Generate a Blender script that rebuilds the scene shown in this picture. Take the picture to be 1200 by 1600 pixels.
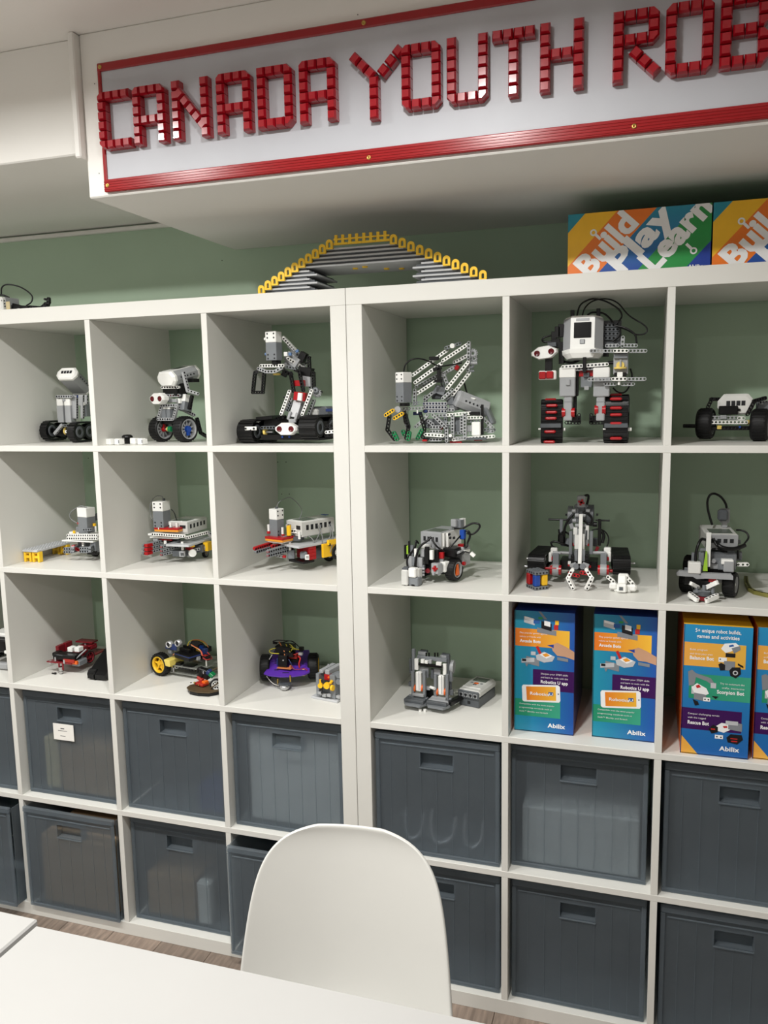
import bpy, math, random
from mathutils import Vector as V, Matrix as M
random.seed(7)
for o in list(bpy.data.objects): bpy.data.objects.remove(o)
SC = bpy.context.scene
COL = SC.collection

# ---------------- camera, world, lights, exposure ----------------
CAM = V((.6841, -1.8634, 1.5535)); YAW, PIT, ROL, FOC = -.3105, -.1376, -.0184, 1267.1
FW = V((math.sin(YAW)*math.cos(PIT), math.cos(YAW)*math.cos(PIT), math.sin(PIT)))
_r = V((math.cos(YAW), -math.sin(YAW), 0)); _u = _r.cross(FW)
RT = _r*math.cos(ROL) + _u*math.sin(ROL); UP = _u*math.cos(ROL) - _r*math.sin(ROL)
cd = bpy.data.cameras.new('camera'); cam = bpy.data.objects.new('camera', cd); COL.objects.link(cam)
cd.sensor_fit = 'VERTICAL'; cd.sensor_height = 36; cd.lens = FOC*36/1600; cd.clip_start = .05
cam.matrix_world = M(((RT.x, UP.x, -FW.x, CAM.x), (RT.y, UP.y, -FW.y, CAM.y), (RT.z, UP.z, -FW.z, CAM.z), (0, 0, 0, 1)))
SC.camera = cam
vs = SC.view_settings
vs.view_transform = 'Standard'; vs.look = 'None'; vs.gamma = 1; vs.use_curve_mapping = False
vs.exposure = 0.14
wd = bpy.data.worlds.new('world'); SC.world = wd; wd.use_nodes = True
wd.node_tree.nodes['Background'].inputs[0].default_value = (1, .96, .9, 1)
wd.node_tree.nodes['Background'].inputs[1].default_value = .02
LAMPS = [(-.69, -1.03, 18.5), (.295, -1.03, 18.5), (-1.68, -1.03, 16), (-.69, -2.7, 13.5), (.295, -2.7, 12.5), (-1.68, -2.7, 10)]
LAMP_COL = (1, .99, .96)

def PT(px, py, Y):
    """photo pixel (1200x1600 frame) -> point at shelf depth Y"""
    d = FW + RT*((px-600)/FOC) - UP*((py-800)/FOC)
    return CAM + d*((Y-CAM.y)/d.y)

# ---------------- helpers ----------------
class MB:
    def __init__(s): s.v = []; s.f = []; s.m = []; s.s = []
    def add(s, vs, fs, mi=0, sm=False):
        b = len(s.v); s.v += [tuple(x) for x in vs]
        for f in fs: s.f.append([i+b for i in f]); s.m.append(mi); s.s.append(sm)
        return s
    def box(s, c, sz, R=None, bev=.0, mi=0):
        c = V(c); h = [x/2 for x in sz]; R = R or M.Identity(3)
        bev = min(bev, min(h)*.9)
        vs = []
        if bev <= 0:
            for x in (-1, 1):
                for y in (-1, 1):
                    for z in (-1, 1): vs.append(c + R @ V((x*h[0], y*h[1], z*h[2])))
            return s.add(vs, [(0,1,3,2),(4,6,7,5),(0,4,5,1),(2,3,7,6),(0,2,6,4),(1,5,7,3)], mi)
        idx = {}
        for x in (-1, 1):
            for y in (-1, 1):
                for z in (-1, 1):
                    for a in range(3):
                        p = [x*h[0], y*h[1], z*h[2]]
                        for b in range(3):
                            if b != a: p[b] -= (x, y, z)[b]*bev
                        idx[(x, y, z, a)] = len(vs); vs.append(c + R @ V(p))
        fs = []
        def q(keys):
            ids = [idx[k] for k in keys]
            n = (vs[ids[1]]-vs[ids[0]]).cross(vs[ids[2]]-vs[ids[0]])
            mid = sum((vs[i] for i in ids), V())/len(ids) - c
            fs.append(ids if n.dot(mid) > 0 else ids[::-1])
        for a in range(3):
            b, d = [i for i in range(3) if i != a]
            for sg in (-1, 1):
                ks = []
                for (sb, sd) in ((-1,-1),(1,-1),(1,1),(-1,1)):
                    k = [0,0,0]; k[a] = sg; k[b] = sb; k[d] = sd; ks.append((*k, a))
                q(ks)
            for sb in (-1, 1):      # edges along axis a
                for sd in (-1, 1):
                    k0 = [0,0,0]; k0[a] = -1; k0[b] = sb; k0[d] = sd
                    k1 = list(k0); k1[a] = 1
                    q([(*k0, b), (*k0, d), (*k1, d), (*k1, b)])
        for x in (-1, 1):
            for y in (-1, 1):
                for z in (-1, 1): q([(x,y,z,0),(x,y,z,1),(x,y,z,2)])
        return s.add(vs, fs, mi)
    def cyl(s, p0, p1, r0, r1=None, n=14, mi=0, cap=True):
        p0, p1 = V(p0), V(p1); r1 = r0 if r1 is None else r1
        a, b = perp(p1-p0); vs = []; fs = []
        for i in range(n):
            t = 2*math.pi*i/n; d = a*math.cos(t) + b*math.sin(t)
            vs += [p0 + d*r0, p1 + d*r1]
        for i in range(n):
            j = (i+1) % n; fs.append((2*i, 2*j, 2*j+1, 2*i+1))
        s.add(vs, fs, mi, True)
        if cap:
            s.add([vs[2*i] for i in range(n)], [tuple(range(n))[::-1]], mi)
            s.add([vs[2*i+1] for i in range(n)], [tuple(range(n))], mi)
        return s
    def tube(s, pts, r, n=6, mi=0, flat=1.0, smooth=True):
        pts = [V(p) for p in pts]
        if smooth and len(pts) > 2: pts = crom(pts)
        ref = None; rings = []
        for i, p in enumerate(pts):
            t = (pts[min(i+1, len(pts)-1)] - pts[max(i-1, 0)])
            if t.length < 1e-9: t = V((0, 0, 1))
            t.normalize()
            if ref is None: ref = perp(t)[0]
            ref = ref - t*ref.dot(t)
            if ref.length < 1e-6: ref = perp(t)[0]
            ref.normalize(); b = t.cross(ref)
            rings.append([p + (ref*math.cos(2*math.pi*k/n) + b*math.sin(2*math.pi*k/n)*flat)*r for k in range(n)])
        vs = [v for rg in rings for v in rg]; fs = []
        for i in range(len(rings)-1):
            for k in range(n):
                k2 = (k+1) % n; fs.append((i*n+k, i*n+k2, (i+1)*n+k2, (i+1)*n+k))
        s.add(vs, fs, mi, True)
        s.add(rings[0], [tuple(range(n))[::-1]], mi); s.add(rings[-1], [tuple(range(n))], mi)
        return s
    def lathe(s, c, ax, prof, n=28, mi=0, closed=False):
        """prof: [(radius, along axis)]"""
        c, ax = V(c), V(ax).normalized(); a, b = perp(ax); vs = []; fs = []; m = len(prof)
        for i in range(n):
            t = 2*math.pi*i/n; d = a*math.cos(t) + b*math.sin(t)
            vs += [c + d*r + ax*h for r, h in prof]
        for i in range(n):
            j = (i+1) % n
            for k in range(m if closed else m-1):
                k2 = (k+1) % m; fs.append((i*m+k, i*m+k2, j*m+k2, j*m+k))
        return s.add(vs, fs, mi, True)
    def prism(s, poly, O, ex, ey, depth, mi=0, taper=1.0):
        """polygon (x,y) in plane O,ex,ey pushed by depth along ex x ey; taper shrinks the far side"""
        O, ex, ey = V(O), V(ex), V(ey); ez = ex.cross(ey).normalized(); n = len(poly)
        cx = sum(p[0] for p in poly)/n; cy = sum(p[1] for p in poly)/n
        A = [O + ex*x + ey*y for x, y in poly]
        B = [O + ex*(cx+(x-cx)*taper) + ey*(cy+(y-cy)*taper) + ez*depth for x, y in poly]
        area = sum(poly[i][0]*poly[(i+1)%n][1]-poly[(i+1)%n][0]*poly[i][1] for i in range(n))*(1 if depth > 0 else -1)
        fs = [tuple(range(n))[::-1], tuple(range(n, 2*n))] + [(i, (i+1) % n, n+(i+1) % n, n+i) for i in range(n)]
        if area < 0: fs = [f[::-1] for f in fs]
        return s.add(A+B, fs, mi)
    def beam(s, p0, p1, hole, n=None, w=.0078, th=.0074, mi=0, inner=1, pitch=.008):
        """studless beam with through holes; p0,p1 are the end-hole centres, hole = hole axis"""
        p0, p1 = V(p0), V(p1); L = (p1-p0).length
        n = n or max(2, round(L/pitch)+1); ex = (p1-p0).normalized(); st = L/(n-1)
        ny = V(hole); ny = (ny - ex*ny.dot(ex)).normalized(); ez = ex.cross(ny)
        h = w/2; r = w*.31; k = .42
        for i in range(n):
            c = p0 + ex*st*i; a = st/2
            lx, rx = -a, a
            out = [(rx, 0), (rx, h), (0, h), (lx, h), (lx, 0), (lx, -h), (0, -h), (rx, -h)]
            if i == 0: out[3] = (-h*.72, h*.72); out[4] = (-h, 0); out[5] = (-h*.72, -h*.72)
            if i == n-1: out[1] = (h*.72, h*.72); out[0] = (h, 0); out[7] = (h*.72, -h*.72)
            inn = [(r*math.cos(q*math.pi/4), r*math.sin(q*math.pi/4)) for q in range(8)]
            vs = []
            for sg in (-1, 1):
                vs += [c + ex*x + ez*z + ny*(sg*th/2) for x, z in out]
                vs += [c + ex*x + ez*z + ny*(sg*th/2) for x, z in inn]
            f1 = []; f2 = []
            for q in range(8):
                q2 = (q+1) % 8
                f1.append((q, 8+q, 8+q2, q2)); f1.append((16+q, 16+q2, 24+q2, 24+q))
                f2.append((8+q, 24+q, 24+q2, 8+q2))
                if q in (1, 2, 5, 6) or (i == 0 and q in (3, 4)) or (i == n-1 and q in (0, 7)):
                    f1.append((q, q2, 16+q2, 16+q))
            s.add(vs, f1, mi); s.add(vs, f2, inner)
        return s
    def build(s, name, mats, parent=None, base=None):
        me = bpy.data.meshes.new(name); base = V(base) if base is not None else V()
        me.from_pydata([V(v)-base for v in s.v], [], s.f)
        ms = [MAT[x] if isinstance(x, str) else x for x in (mats if isinstance(mats, (list, tuple)) else [mats])]
        for m in ms: me.materials.append(m)
        mx = len(ms)-1
        me.polygons.foreach_set('material_index', [min(i, mx) for i in s.m])
        me.polygons.foreach_set('use_smooth', s.s)
        me.update()
        o = bpy.data.objects.new(name, me); COL.objects.link(o)
        if parent: o.parent = parent
        return o
def perp(t):
    t = V(t).normalized(); a = V((0, 0, 1)) if abs(t.z) < .9 else V((1, 0, 0))
    a = (a - t*a.dot(t)).normalized(); return a, t.cross(a)
def crom(p, k=5):
    q = [p[0]*2-p[1]] + p + [p[-1]*2-p[-2]]; out = []
    for i in range(1, len(q)-2):
        a, b, c, d = q[i-1], q[i], q[i+1], q[i+2]
        for j in range(k):
            t = j/k; out.append((b*2 + (c-a)*t + (a*2-b*5+c*4-d)*t*t + (b*3-a-c*3+d)*t**3)/2)
    return out + [p[-1]]
def rz(a, b=0, c=0):
    """yaw about z, then pitch about x, roll about y (degrees)"""
    r = math.radians
    return (M.Rotation(r(a), 3, 'Z') @ M.Rotation(r(b), 3, 'X') @ M.Rotation(r(c), 3, 'Y'))
def tag(o, label=None, cat=None, group=None, kind=None):
    if label: o['label'] = label
    if cat: o['category'] = cat
    if group: o['group'] = group
    if kind: o['kind'] = kind
    return o
def empty(name, loc):
    o = bpy.data.objects.new(name, None); COL.objects.link(o); o.location = loc; o.empty_display_size = .02
    return o
def struct(name, mb, mat, parent=None):
    o = mb.build(name, mat, parent)
    if not parent: o['kind'] = 'structure'
    return o

# ---------------- materials ----------------
MAT = {}
def mat(name, col, rough=.45, noise=0., nscale=30., metal=0., bump=0., bscale=200., trans=0., ior=1.45, coat=0., spec=.5, stretch=None, emit=0):
    m = bpy.data.materials.new(name); m.use_nodes = True; nt = m.node_tree; b = nt.nodes['Principled BSDF']
    def lin(c): return tuple((x/12.92 if x <= .04045 else ((x+.055)/1.055)**2.4) for x in c)
    c = lin([x/255 for x in col])
    b.inputs['Base Color'].default_value = (*c, 1); b.inputs['Roughness'].default_value = rough
    b.inputs['Metallic'].default_value = metal; b.inputs['Specular IOR Level'].default_value = spec
    b.inputs['Transmission Weight'].default_value = trans; b.inputs['IOR'].default_value = ior; b.inputs['Coat Weight'].default_value = coat
    if emit:
        b.inputs['Emission Color'].default_value = (*c, 1); b.inputs['Emission Strength'].default_value = emit
    tc = nt.nodes.new('ShaderNodeTexCoord'); mp = nt.nodes.new('ShaderNodeMapping')
    nt.links.new(tc.outputs['Object'], mp.inputs[0])
    if stretch: mp.inputs['Scale'].default_value = stretch
    n = nt.nodes.new('ShaderNodeTexNoise'); n.inputs['Scale'].default_value = nscale; n.inputs['Detail'].default_value = 5
    nt.links.new(mp.outputs[0], n.inputs['Vector'])
    noise = noise or .03
    cr = nt.nodes.new('ShaderNodeValToRGB')
    cr.color_ramp.elements[0].position = .3; cr.color_ramp.elements[1].position = .7
    cr.color_ramp.elements[0].color = (*[x*(1-noise) for x in c], 1)
    cr.color_ramp.elements[1].color = (*[min(1, x*(1+noise)) for x in c], 1)
    nt.links.new(n.outputs['Fac'], cr.inputs[0]); nt.links.new(cr.outputs[0], b.inputs['Base Color'])
    if bump:
        n2 = nt.nodes.new('ShaderNodeTexNoise'); n2.inputs['Scale'].default_value = bscale
        nt.links.new(mp.outputs[0], n2.inputs['Vector'])
        bp = nt.nodes.new('ShaderNodeBump'); bp.inputs['Strength'].default_value = bump; bp.inputs['Distance'].default_value = .002
        nt.links.new(n2.outputs['Fac'], bp.inputs['Height']); nt.links.new(bp.outputs[0], b.inputs['Normal'])
    MAT[name] = m
    return m
mat('paint_white', (234, 232, 227), .55, .02, 3, bump=.08, bscale=120)
mat('ceiling_white', (244, 241, 236), .8, .02, 3, bump=.1, bscale=150)
mat('room_grey', (196, 195, 192), .8)
mat('sage_wall', (176, 199, 174), .38, .05, 2.2, bump=.12, bscale=90)
mat('shelf_white', (220, 219, 213), .38, .015, 6)
mat('table_white', (168, 167, 165), .42, .012, 5)
mat('chair_white', (206, 205, 200), .42, .01, 8)
mat('plank', (140, 124, 112), .45, .3, 9, stretch=(9, .9, 1), bump=.15, bscale=40)
mat('plank_dark', (124, 110, 99), .45, .3, 11, stretch=(8, .8, 1), bump=.15, bscale=40)
mat('slab', (60, 52, 46), .8)
mat('dark_gap', (40, 36, 32), .8)
mat('sign_white', (186, 188, 194), .5, .02, 12)
mat('sign_red', (152, 28, 32), .22, .03, 40)
mat('brick_red', (160, 18, 32), .2, .04, 60, coat=.4)
mat('brass', (190, 160, 90), .35, metal=1)
mat('lamp_trim', (240, 240, 236), .5)
mat('lens', (255, 242, 222), .5, emit=6)
mat('lwhite', (236, 236, 232), .28); mat('lgrey', (158, 160, 162), .34); mat('lmid', (120, 124, 128), .36); mat('lpale', (204, 204, 200), .34)
mat('ldark', (82, 86, 90), .4); mat('lblack', (13, 13, 14), .34, spec=.4); mat('rubber', (15, 15, 16), .55, .1, spec=.4)
mat('lred', (168, 22, 28), .28); mat('pin_blue', (92, 120, 160), .32); mat('lblue', (28, 72, 160), .3); mat('lyellow', (242, 190, 36), .3)
mat('lgreen', (18, 120, 70), .3); mat('llime', (160, 205, 60), .3); mat('lorange', (224, 100, 30), .3); mat('plate_orange', (228, 152, 54), .3)
mat('lpale_yellow', (232, 205, 110), .3); mat('hole', (28, 29, 32), .6); mat('screen', (14, 15, 18), .12)
mat('lcd', (96, 104, 96), .2); mat('eye_red', (90, 10, 18), .12); mat('steel', (190, 190, 190), .25, metal=1)
mat('deck_grey', (188, 190, 192), .35); mat('deck_gap_shade', (74, 78, 82), .4)
mat('yellow_brick', (244, 198, 48), .32); mat('purple', (92, 48, 168), .35, .05); mat('clear_red', (122, 26, 36), .2, .05)
mat('acrylic', (176, 178, 172), .12, .02, trans=.5); mat('pcb_blue', (36, 52, 100), .35); mat('pcb_red', (160, 40, 30), .35)
mat('copper_wire', (196, 120, 70), .4); mat('olive', (128, 124, 62), .45); mat('brown_board', (78, 64, 44), .5, .15)
mat('cable_grey', (120, 122, 122), .5); mat('silver', (200, 200, 202), .3, metal=.6)
mat('wire_yellow', (200, 190, 60), .45); mat('wire_red', (176, 40, 36), .45); mat('wire_white', (210, 208, 200), .45)
mat('gearbox', (236, 214, 110), .4)
# ---------------- room ----------------
WALL = .40; CEIL = 2.345; SOF = 2.006; FRONT = -.275
X0, X1, YB = -2.25, 2.3, -4.0
struct('wall_back', MB().box(((X0+X1)/2, WALL+.05, CEIL/2), (X1-X0+.2, .1, CEIL)), 'sage_wall')
struct('wall_left', MB().box((X0-.05, (WALL+YB)/2, CEIL/2), (.1, WALL-YB, CEIL)), 'room_grey')
struct('wall_right', MB().box((X1+.05, (WALL+YB)/2, CEIL/2), (.1, WALL-YB, CEIL)), 'room_grey')
struct('wall_rear', MB().box(((X0+X1)/2, YB-.05, CEIL/2), (X1-X0+.2, .1, CEIL)), 'room_grey')
struct('ceiling', MB().box(((X0+X1)/2, (WALL+YB)/2, CEIL+.05), (X1-X0+.2, WALL-YB+.2, .1)), 'ceiling_white')
struct('wall_bulkhead', MB().box(((X1-.497)/2, (WALL+FRONT)/2, (SOF+CEIL)/2), (X1+.497, WALL-FRONT, CEIL-SOF), bev=.003), 'paint_white')
struct('wall_bulkhead_left', MB().box(((X0-.497)/2, (WALL-.262)/2, (2.105+CEIL)/2), (-.497-X0, WALL+.262, CEIL-2.105), bev=.003), 'paint_white')
struct('trim_1', MB().box((-.505, FRONT-.004, (2.088+CEIL)/2), (.016, .03, CEIL-2.088), bev=.003).box((-.516, FRONT+.002, (2.096+CEIL)/2), (.010, .02, CEIL-2.096), bev=.002), 'paint_white')
struct('trim_2', MB().box(((X0-.497)/2, WALL-.008, 2.094), (-.497-X0, .016, .012), bev=.002), 'paint_white')
def nails(par, pts, Y, r=.0016):
    for px, py in pts:
        q = PT(px, py, Y); MB().cyl(q+V((0, .001, 0)), q-V((0, .0006, 0)), r, None, 8).build('nail_hole', 'dark_gap', par)
nails(bpy.data.objects['wall_back'], ((347, 407), (796, 727), (434, 722), (440, 772), (452, 772), (138, 716), (826, 790), (447, 722)), WALL)
nails(bpy.data.objects['wall_bulkhead'], ((124, 120), (148, 131), (155, 271), (559, 23), (376, 250)), FRONT, .0011)
fl = struct('floor', MB().box(((X0+X1)/2, (WALL+YB)/2, -.06), (X1-X0, WALL-YB, .1)), 'slab')
pw, pl = .163, 1.22
pm = MB().box((0, 0, -.005), (pw-.0012, pl-.0012, .01), bev=.0008)
pa = pm.build('plank', 'plank', fl); pb = pm.build('plank', 'plank_dark', fl)
k = 0; x = X0+pw/2; first = {0: pa, 1: pb}
while x < X1-.05:
    y = WALL - pl/2 + .0 - ((k*7) % 5)*.24 + .97
    while y > YB-.6:
        y0 = min(y+pl/2, WALL); y1 = max(y-pl/2, YB)
        if y0-y1 > .05:
            w = random.choice((0, 0, 1))
            o = first.pop(w) if w in first else (pa if w == 0 else pb).copy()
            if o.name not in COL.objects: COL.objects.link(o)
            o.parent = fl; o.location = (x, (y0+y1)/2, 0); o.scale = (1, (y0-y1)/pl, 1)
        y -= pl
    x += pw; k += 1

# recessed ceiling lights
def lamp(i, x, y, w):
    t = empty('ceiling_light', (x, y, CEIL))
    tag(t, 'round recessed ceiling light ' + ('in the row nearest the shelves, ' if y > -2 else 'in the row farther from the shelves, ') + ('at the left end' if x < -1.5 else 'in the middle' if x < 0 else 'at the right end'), 'light', 'recessed ceiling lights')
    MB().lathe((0, 0, 0), (0, 0, -1), [(.055, .0), (.055, .003), (.06, .006), (.078, .004), (.08, 0)], 32).build('trim_ring', 'lamp_trim', t)
    MB().lathe((0, 0, 0), (0, 0, -1), [(.0, .002), (.054, .002)], 32).build('lens', 'lens', t)
    ld = bpy.data.lights.new('lamp', 'AREA'); ld.shape = 'DISK'; ld.size = .11; ld.energy = w; ld.color = LAMP_COL; ld.spread = math.radians(165)
    lo = bpy.data.objects.new('lamp', ld); COL.objects.link(lo); lo.parent = t; lo.location = (0, 0, -.008)
for i, (x, y, w) in enumerate(LAMPS): lamp(i, x, y, w)

# ---------------- shelving units ----------------
TH, CW, DV, PP, DEP = .0396, .335, .016, .351, .385
WID = 2*TH + 5*CW + 4*DV; HT = 2*TH + 5*CW + 4*DV
def unit(x0, label):
    t = empty('shelving_unit', (x0+WID/2, DEP/2, 0)); b = t.location
    tag(t, label, 'shelving unit', 'white cube shelving units')
    pcs = [('top_panel', (x0+WID/2, DEP/2, HT-TH/2), (WID, DEP, TH)), ('bottom_panel', (x0+WID/2, DEP/2, TH/2), (WID, DEP, TH)),
           ('side_panel', (x0+TH/2, DEP/2, HT/2), (TH, DEP-.001, HT-2*TH)), ('side_panel', (x0+WID-TH/2, DEP/2, HT/2), (TH, DEP-.001, HT-2*TH))]
    for k in range(1, 5): pcs.append(('shelf', (x0+WID/2, DEP/2, TH+k*PP-DV/2), (WID-2*TH, DEP-.001, DV)))
    for n, c, s in pcs: MB().box(c, s, bev=.0007).build(n, 'shelf_white', t, b)
    first = None
    for r in range(5):
        for c in range(1, 5):
            p = V((x0+TH+c*PP-DV/2, DEP/2, TH+r*PP+CW/2))
            if first is None:
                first = MB().box((0, 0, 0), (DV, DEP-.002, CW), bev=.0006).build('divider', 'shelf_white', t); first.location = p-b
            else:
                o = first.copy(); COL.objects.link(o); o.parent = t; o.location = p-b
    return t
unit(0, 'white cube shelving unit on the right, holding printed boxes and the large red-treaded robot')
unit(-WID-.0015, 'white cube shelving unit on the left, holding the purple and red robot cars')
def cellx(c):   # left inner edge of a column: 1.. right unit, -1.. left unit
    return TH+(c-1)*PP if c > 0 else -.0015-TH+c*PP+DV
def cellz(r): return TH+r*PP

# ---------------- sign ----------------
sg = empty('wall_sign', (.45, FRONT-.004, 2.145)); tag(sg, 'white sign board with red border and raised red brick letters reading CANADA YOUTH ROB', 'sign')
SB = V(sg.location); SX1 = 1.42
def sp(name, mb, m, par=None): return mb.build(name, m, par or sg, SB)
sp('board', MB().box(((SX1-.447)/2, FRONT-.003, 2.146), (SX1+.447, .006, .256), bev=.001), 'sign_white')
sp('border_strip', MB().box(((SX1-.45)/2, FRONT-.005, 2.268), (SX1+.45, .01, .017), bev=.002), 'sign_red')
m = MB().box(((SX1-.45)/2, FRONT-.005, 2.026), (SX1+.45, .01, .026), bev=.002)
for q in range(4): m.box(((SX1-.45)/2, FRONT-.0104, 2.018+q*.0052), (SX1+.448, .0016, .0026), bev=.0007)
sp('border_strip', m, 'sign_red')
sp('border_strip', MB().box((-.4455, FRONT-.005, 2.146), (.009, .0095, .25), bev=.002), 'sign_red')
for x, z in ((-.441, 2.268), (-.44, 2.026), (.155, 2.268), (.16, 2.022), (.655, 2.024), (.7, 2.268)):
    sp('screw', MB().lathe((x, FRONT-.01, z), (0, -1, 0), [(.0045, 0), (.0042, .0015), (.002, .0016), (.0014, .0005), (0, .0004)], 14), 'brass')
U = .0195
def blk(cut=None):
    """pillow-faced brick, optionally with one corner cut away"""
    h = U/2-.0006; c = h*.62; D = .023
    poly = [(-h, -h), (h, -h), (h, h), (-h, h)]
    if cut == 'tl': poly = [(-h, -h), (h, -h), (h, h), (h*.1, h), (-h, -h*.1)]
    if cut == 'tr': poly = [(-h, -h), (h, -h), (h, -h*.1), (-h*.1, h), (-h, h)]
    if cut == 'bl': poly = [(-h, h*.1), (h*.1, -h), (h, -h), (h, h), (-h, h)]
    if cut == 'br': poly = [(-h, -h), (-h*.1, -h), (h, h*.1), (h, h), (-h, h)]
    mb = MB(); O = V((0, 0, 0)); ex = V((1, 0, 0)); ez = V((0, 0, 1))   # ex x ez = -y
    mb.prism(poly, O, ex, ez, D*.74); mb.prism(poly, V((0, -D*.74, 0)), ex, ez, D*.26, taper=.7)
    return mb
BLK = {}
def brick(kind, par, x, z, rot=0):
    if kind not in BLK: o = blk(kind).build('brick', 'brick_red', par); BLK[kind] = o
    else: o = BLK[kind].copy(); COL.objects.link(o); o.parent = par
    o.location = V((x, FRONT-.0062, z)) - SB; o.rotation_euler = (0, math.radians(rot), 0)
def rowz(r): return 2.2025 - r*U
LET = [('C', -.443), ('A', -.357), ('N', -.263), ('A', -.160), ('D', -.069), ('A', .022), ('Y', .129), ('O', .231), ('U', .319), ('T', .404), ('H', .490), ('R', .616), ('O', .703), ('B', .790)]
for ch, lx in LET:
    par = empty('letter', (0, 0, 0)); par.parent = sg
    par['label'] = 'red brick letter ' + ch
    def g(c, r, k=None, rot=0): brick(k, par, lx + U/2 + c*U, rowz(r), rot)
    if ch == 'C':
        g(0,0,'tl'); [g(c,0) for c in (1,2,3)]; [g(0,r) for r in (1,2,3,4)]; g(0,5,'bl'); [g(c,5) for c in (1,2,3)]
    if ch == 'A':
        g(0,0,'tl'); g(1,0); g(2,0); g(3,0,'tr'); [g(0,r) for r in range(1,6)]; [g(3,r) for r in range(1,6)]; g(1,3); g(2,3)
    if ch == 'N':
        for r in range(6): g(0,r); g(3.4,r)
        for q in range(5): g(.45+q*.66, .9+q*.83, None, 52)
    if ch == 'D':
        [g(0,r) for r in range(6)]; g(1,0); g(2,0); g(3,0,'tr'); [g(3,r) for r in range(1,5)]; g(3,5,'br'); g(2,5); g(1,5)
    if ch == 'Y':
        for r in (2.45,3.45,4.45,5.45): g(1.95,r)
        for q in range(3): g(.1+q*.76,.1+q*.76,None,45); g(4.5-q*.76,.0+q*.76,None,45)
    if ch == 'O':
        g(0,0,'tl'); g(1,0); g(2,0); g(3,0,'tr'); [g(0,r) for r in range(1,5)]; [g(3,r) for r in range(1,5)]; g(0,5,'bl'); g(1,5); g(2,5); g(3,5,'br')
    if ch == 'U':
        [g(0,r) for r in range(0,5)]; [g(3,r) for r in range(0,5)]; g(0,5,'bl'); g(1,5); g(2,5); g(3,5,'br')
    if ch == 'T':
        [g(c,0) for c in range(4)]; [g(1.5,r) for r in range(1,6)]
    if ch == 'H':
        for r in range(6): g(0,r); g(3,r)
        g(1,2.3); g(2,2.3)
    if ch == 'R':
        [g(0,r) for r in range(6)]; g(1,0); g(2,0); g(3,0,'tr'); g(3,1); g(3,2,'br'); g(2,2); g(1,2)
        for q in range(3): g(1.55+q*.74, 3.2+q*.74, None, 45)
    if ch == 'B':
        [g(0,r) for r in range(6)]; g(1,0); g(2,0); g(3,0,'tr'); g(3,1); g(1,2.5); g(2,2.5); g(3,2,'br'); g(3,3,'tr'); g(3,4); g(3,5,'br'); g(2,5); g(1,5)

# ---------------- tables and chair ----------------
def table(x0, x1, y0, y1, label):
    t = empty('table', ((x0+x1)/2, (y0+y1)/2, 0)); b = t.location
    tag(t, label, 'table', 'white tables')
    MB().box(((x0+x1)/2, (y0+y1)/2, .727), (x1-x0, y1-y0, .026), bev=.003).build('tabletop', 'table_white', t, b)
    MB().box(((x0+x1)/2, (y0+y1)/2, .69), (x1-x0-.12, y1-y0-.12, .046), bev=.003).build('apron', 'table_white', t, b)
    for sx in (x0+.06, x1-.06):
        for sy in (y0+.06, y1-.06): MB().box((sx, sy, .357), (.05, .05, .714), bev=.004).build('leg', 'table_white', t, b)
table(-.2135, 1.2, -1.52, -.908, 'white rectangular table tucked against the white shell chair')
table(-1.5, -.2215, -1.51, -.894, 'white rectangular table at the left edge, butted end to end')

def chair():
    cx, th = .232, 7
    t = empty('shell_chair', (cx, -.86, 0)); b = t.location
    tag(t, 'white moulded plastic shell chair with rounded backrest, facing the table', 'chair')
    # profile of the shell down its middle: (y, z) from back top to seat front; half widths
    prof = [(-.612,.818,.052),(-.610,.806,.100),(-.611,.785,.133),(-.616,.755,.155),(-.625,.71,.169),(-.637,.65,.178),(-.650,.58,.185),(-.664,.52,.190),(-.690,.475,.196),(-.735,.448,.206),(-.80,.436,.215),(-.88,.432,.22),(-.96,.434,.218),(-1.02,.440,.205),(-1.05,.436,.18),(-1.062,.424,.15)]
    n = 14; vs = []; fs = []; R = rz(th)
    for i, (y, z, w) in enumerate(prof):
        for k in range(n+1):
            s = -1 + 2*k/n; x = w*math.sin(s*math.pi/2*.98)
            cur = (s*s)**1.25
            if i < 8: dy = -1.25*x*x; dz = 0
            else:
                f = max(0, min(1, (14-i)/5)); dy = -.05*cur*max(0, (11-i)/4); dz = .05*cur*f
            vs.append(V((cx, -.78, 0)) + R @ (V((x, y+dy+.78, z+dz))))
    for i in range(len(prof)-1):
        for k in range(n): a = i*(n+1)+k; fs.append((a, a+1, a+n+2, a+n+1))
    mb = MB(); mb.add(vs, fs, 0, True); o = mb.build('seat_shell', 'chair_white', t, b)
    o.modifiers.new('solid', 'SOLIDIFY').thickness = .007; sd = o.modifiers.new('sub', 'SUBSURF'); sd.levels = 2; sd.render_levels = 2
    for sx in (-1, 1):
        for sy in (-.70, -.98):
            p0 = V((cx, -.78, 0)) + R @ V((sx*.09, (sy+.78)*.6, .432)); p1 = V((cx, -.78, 0)) + R @ V((sx*.21, (sy+.78)*1.5-.01, 0))
            MB().cyl(p1, p0, .011, .014).build('leg', 'chair_white', t, b)
chair()
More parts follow.
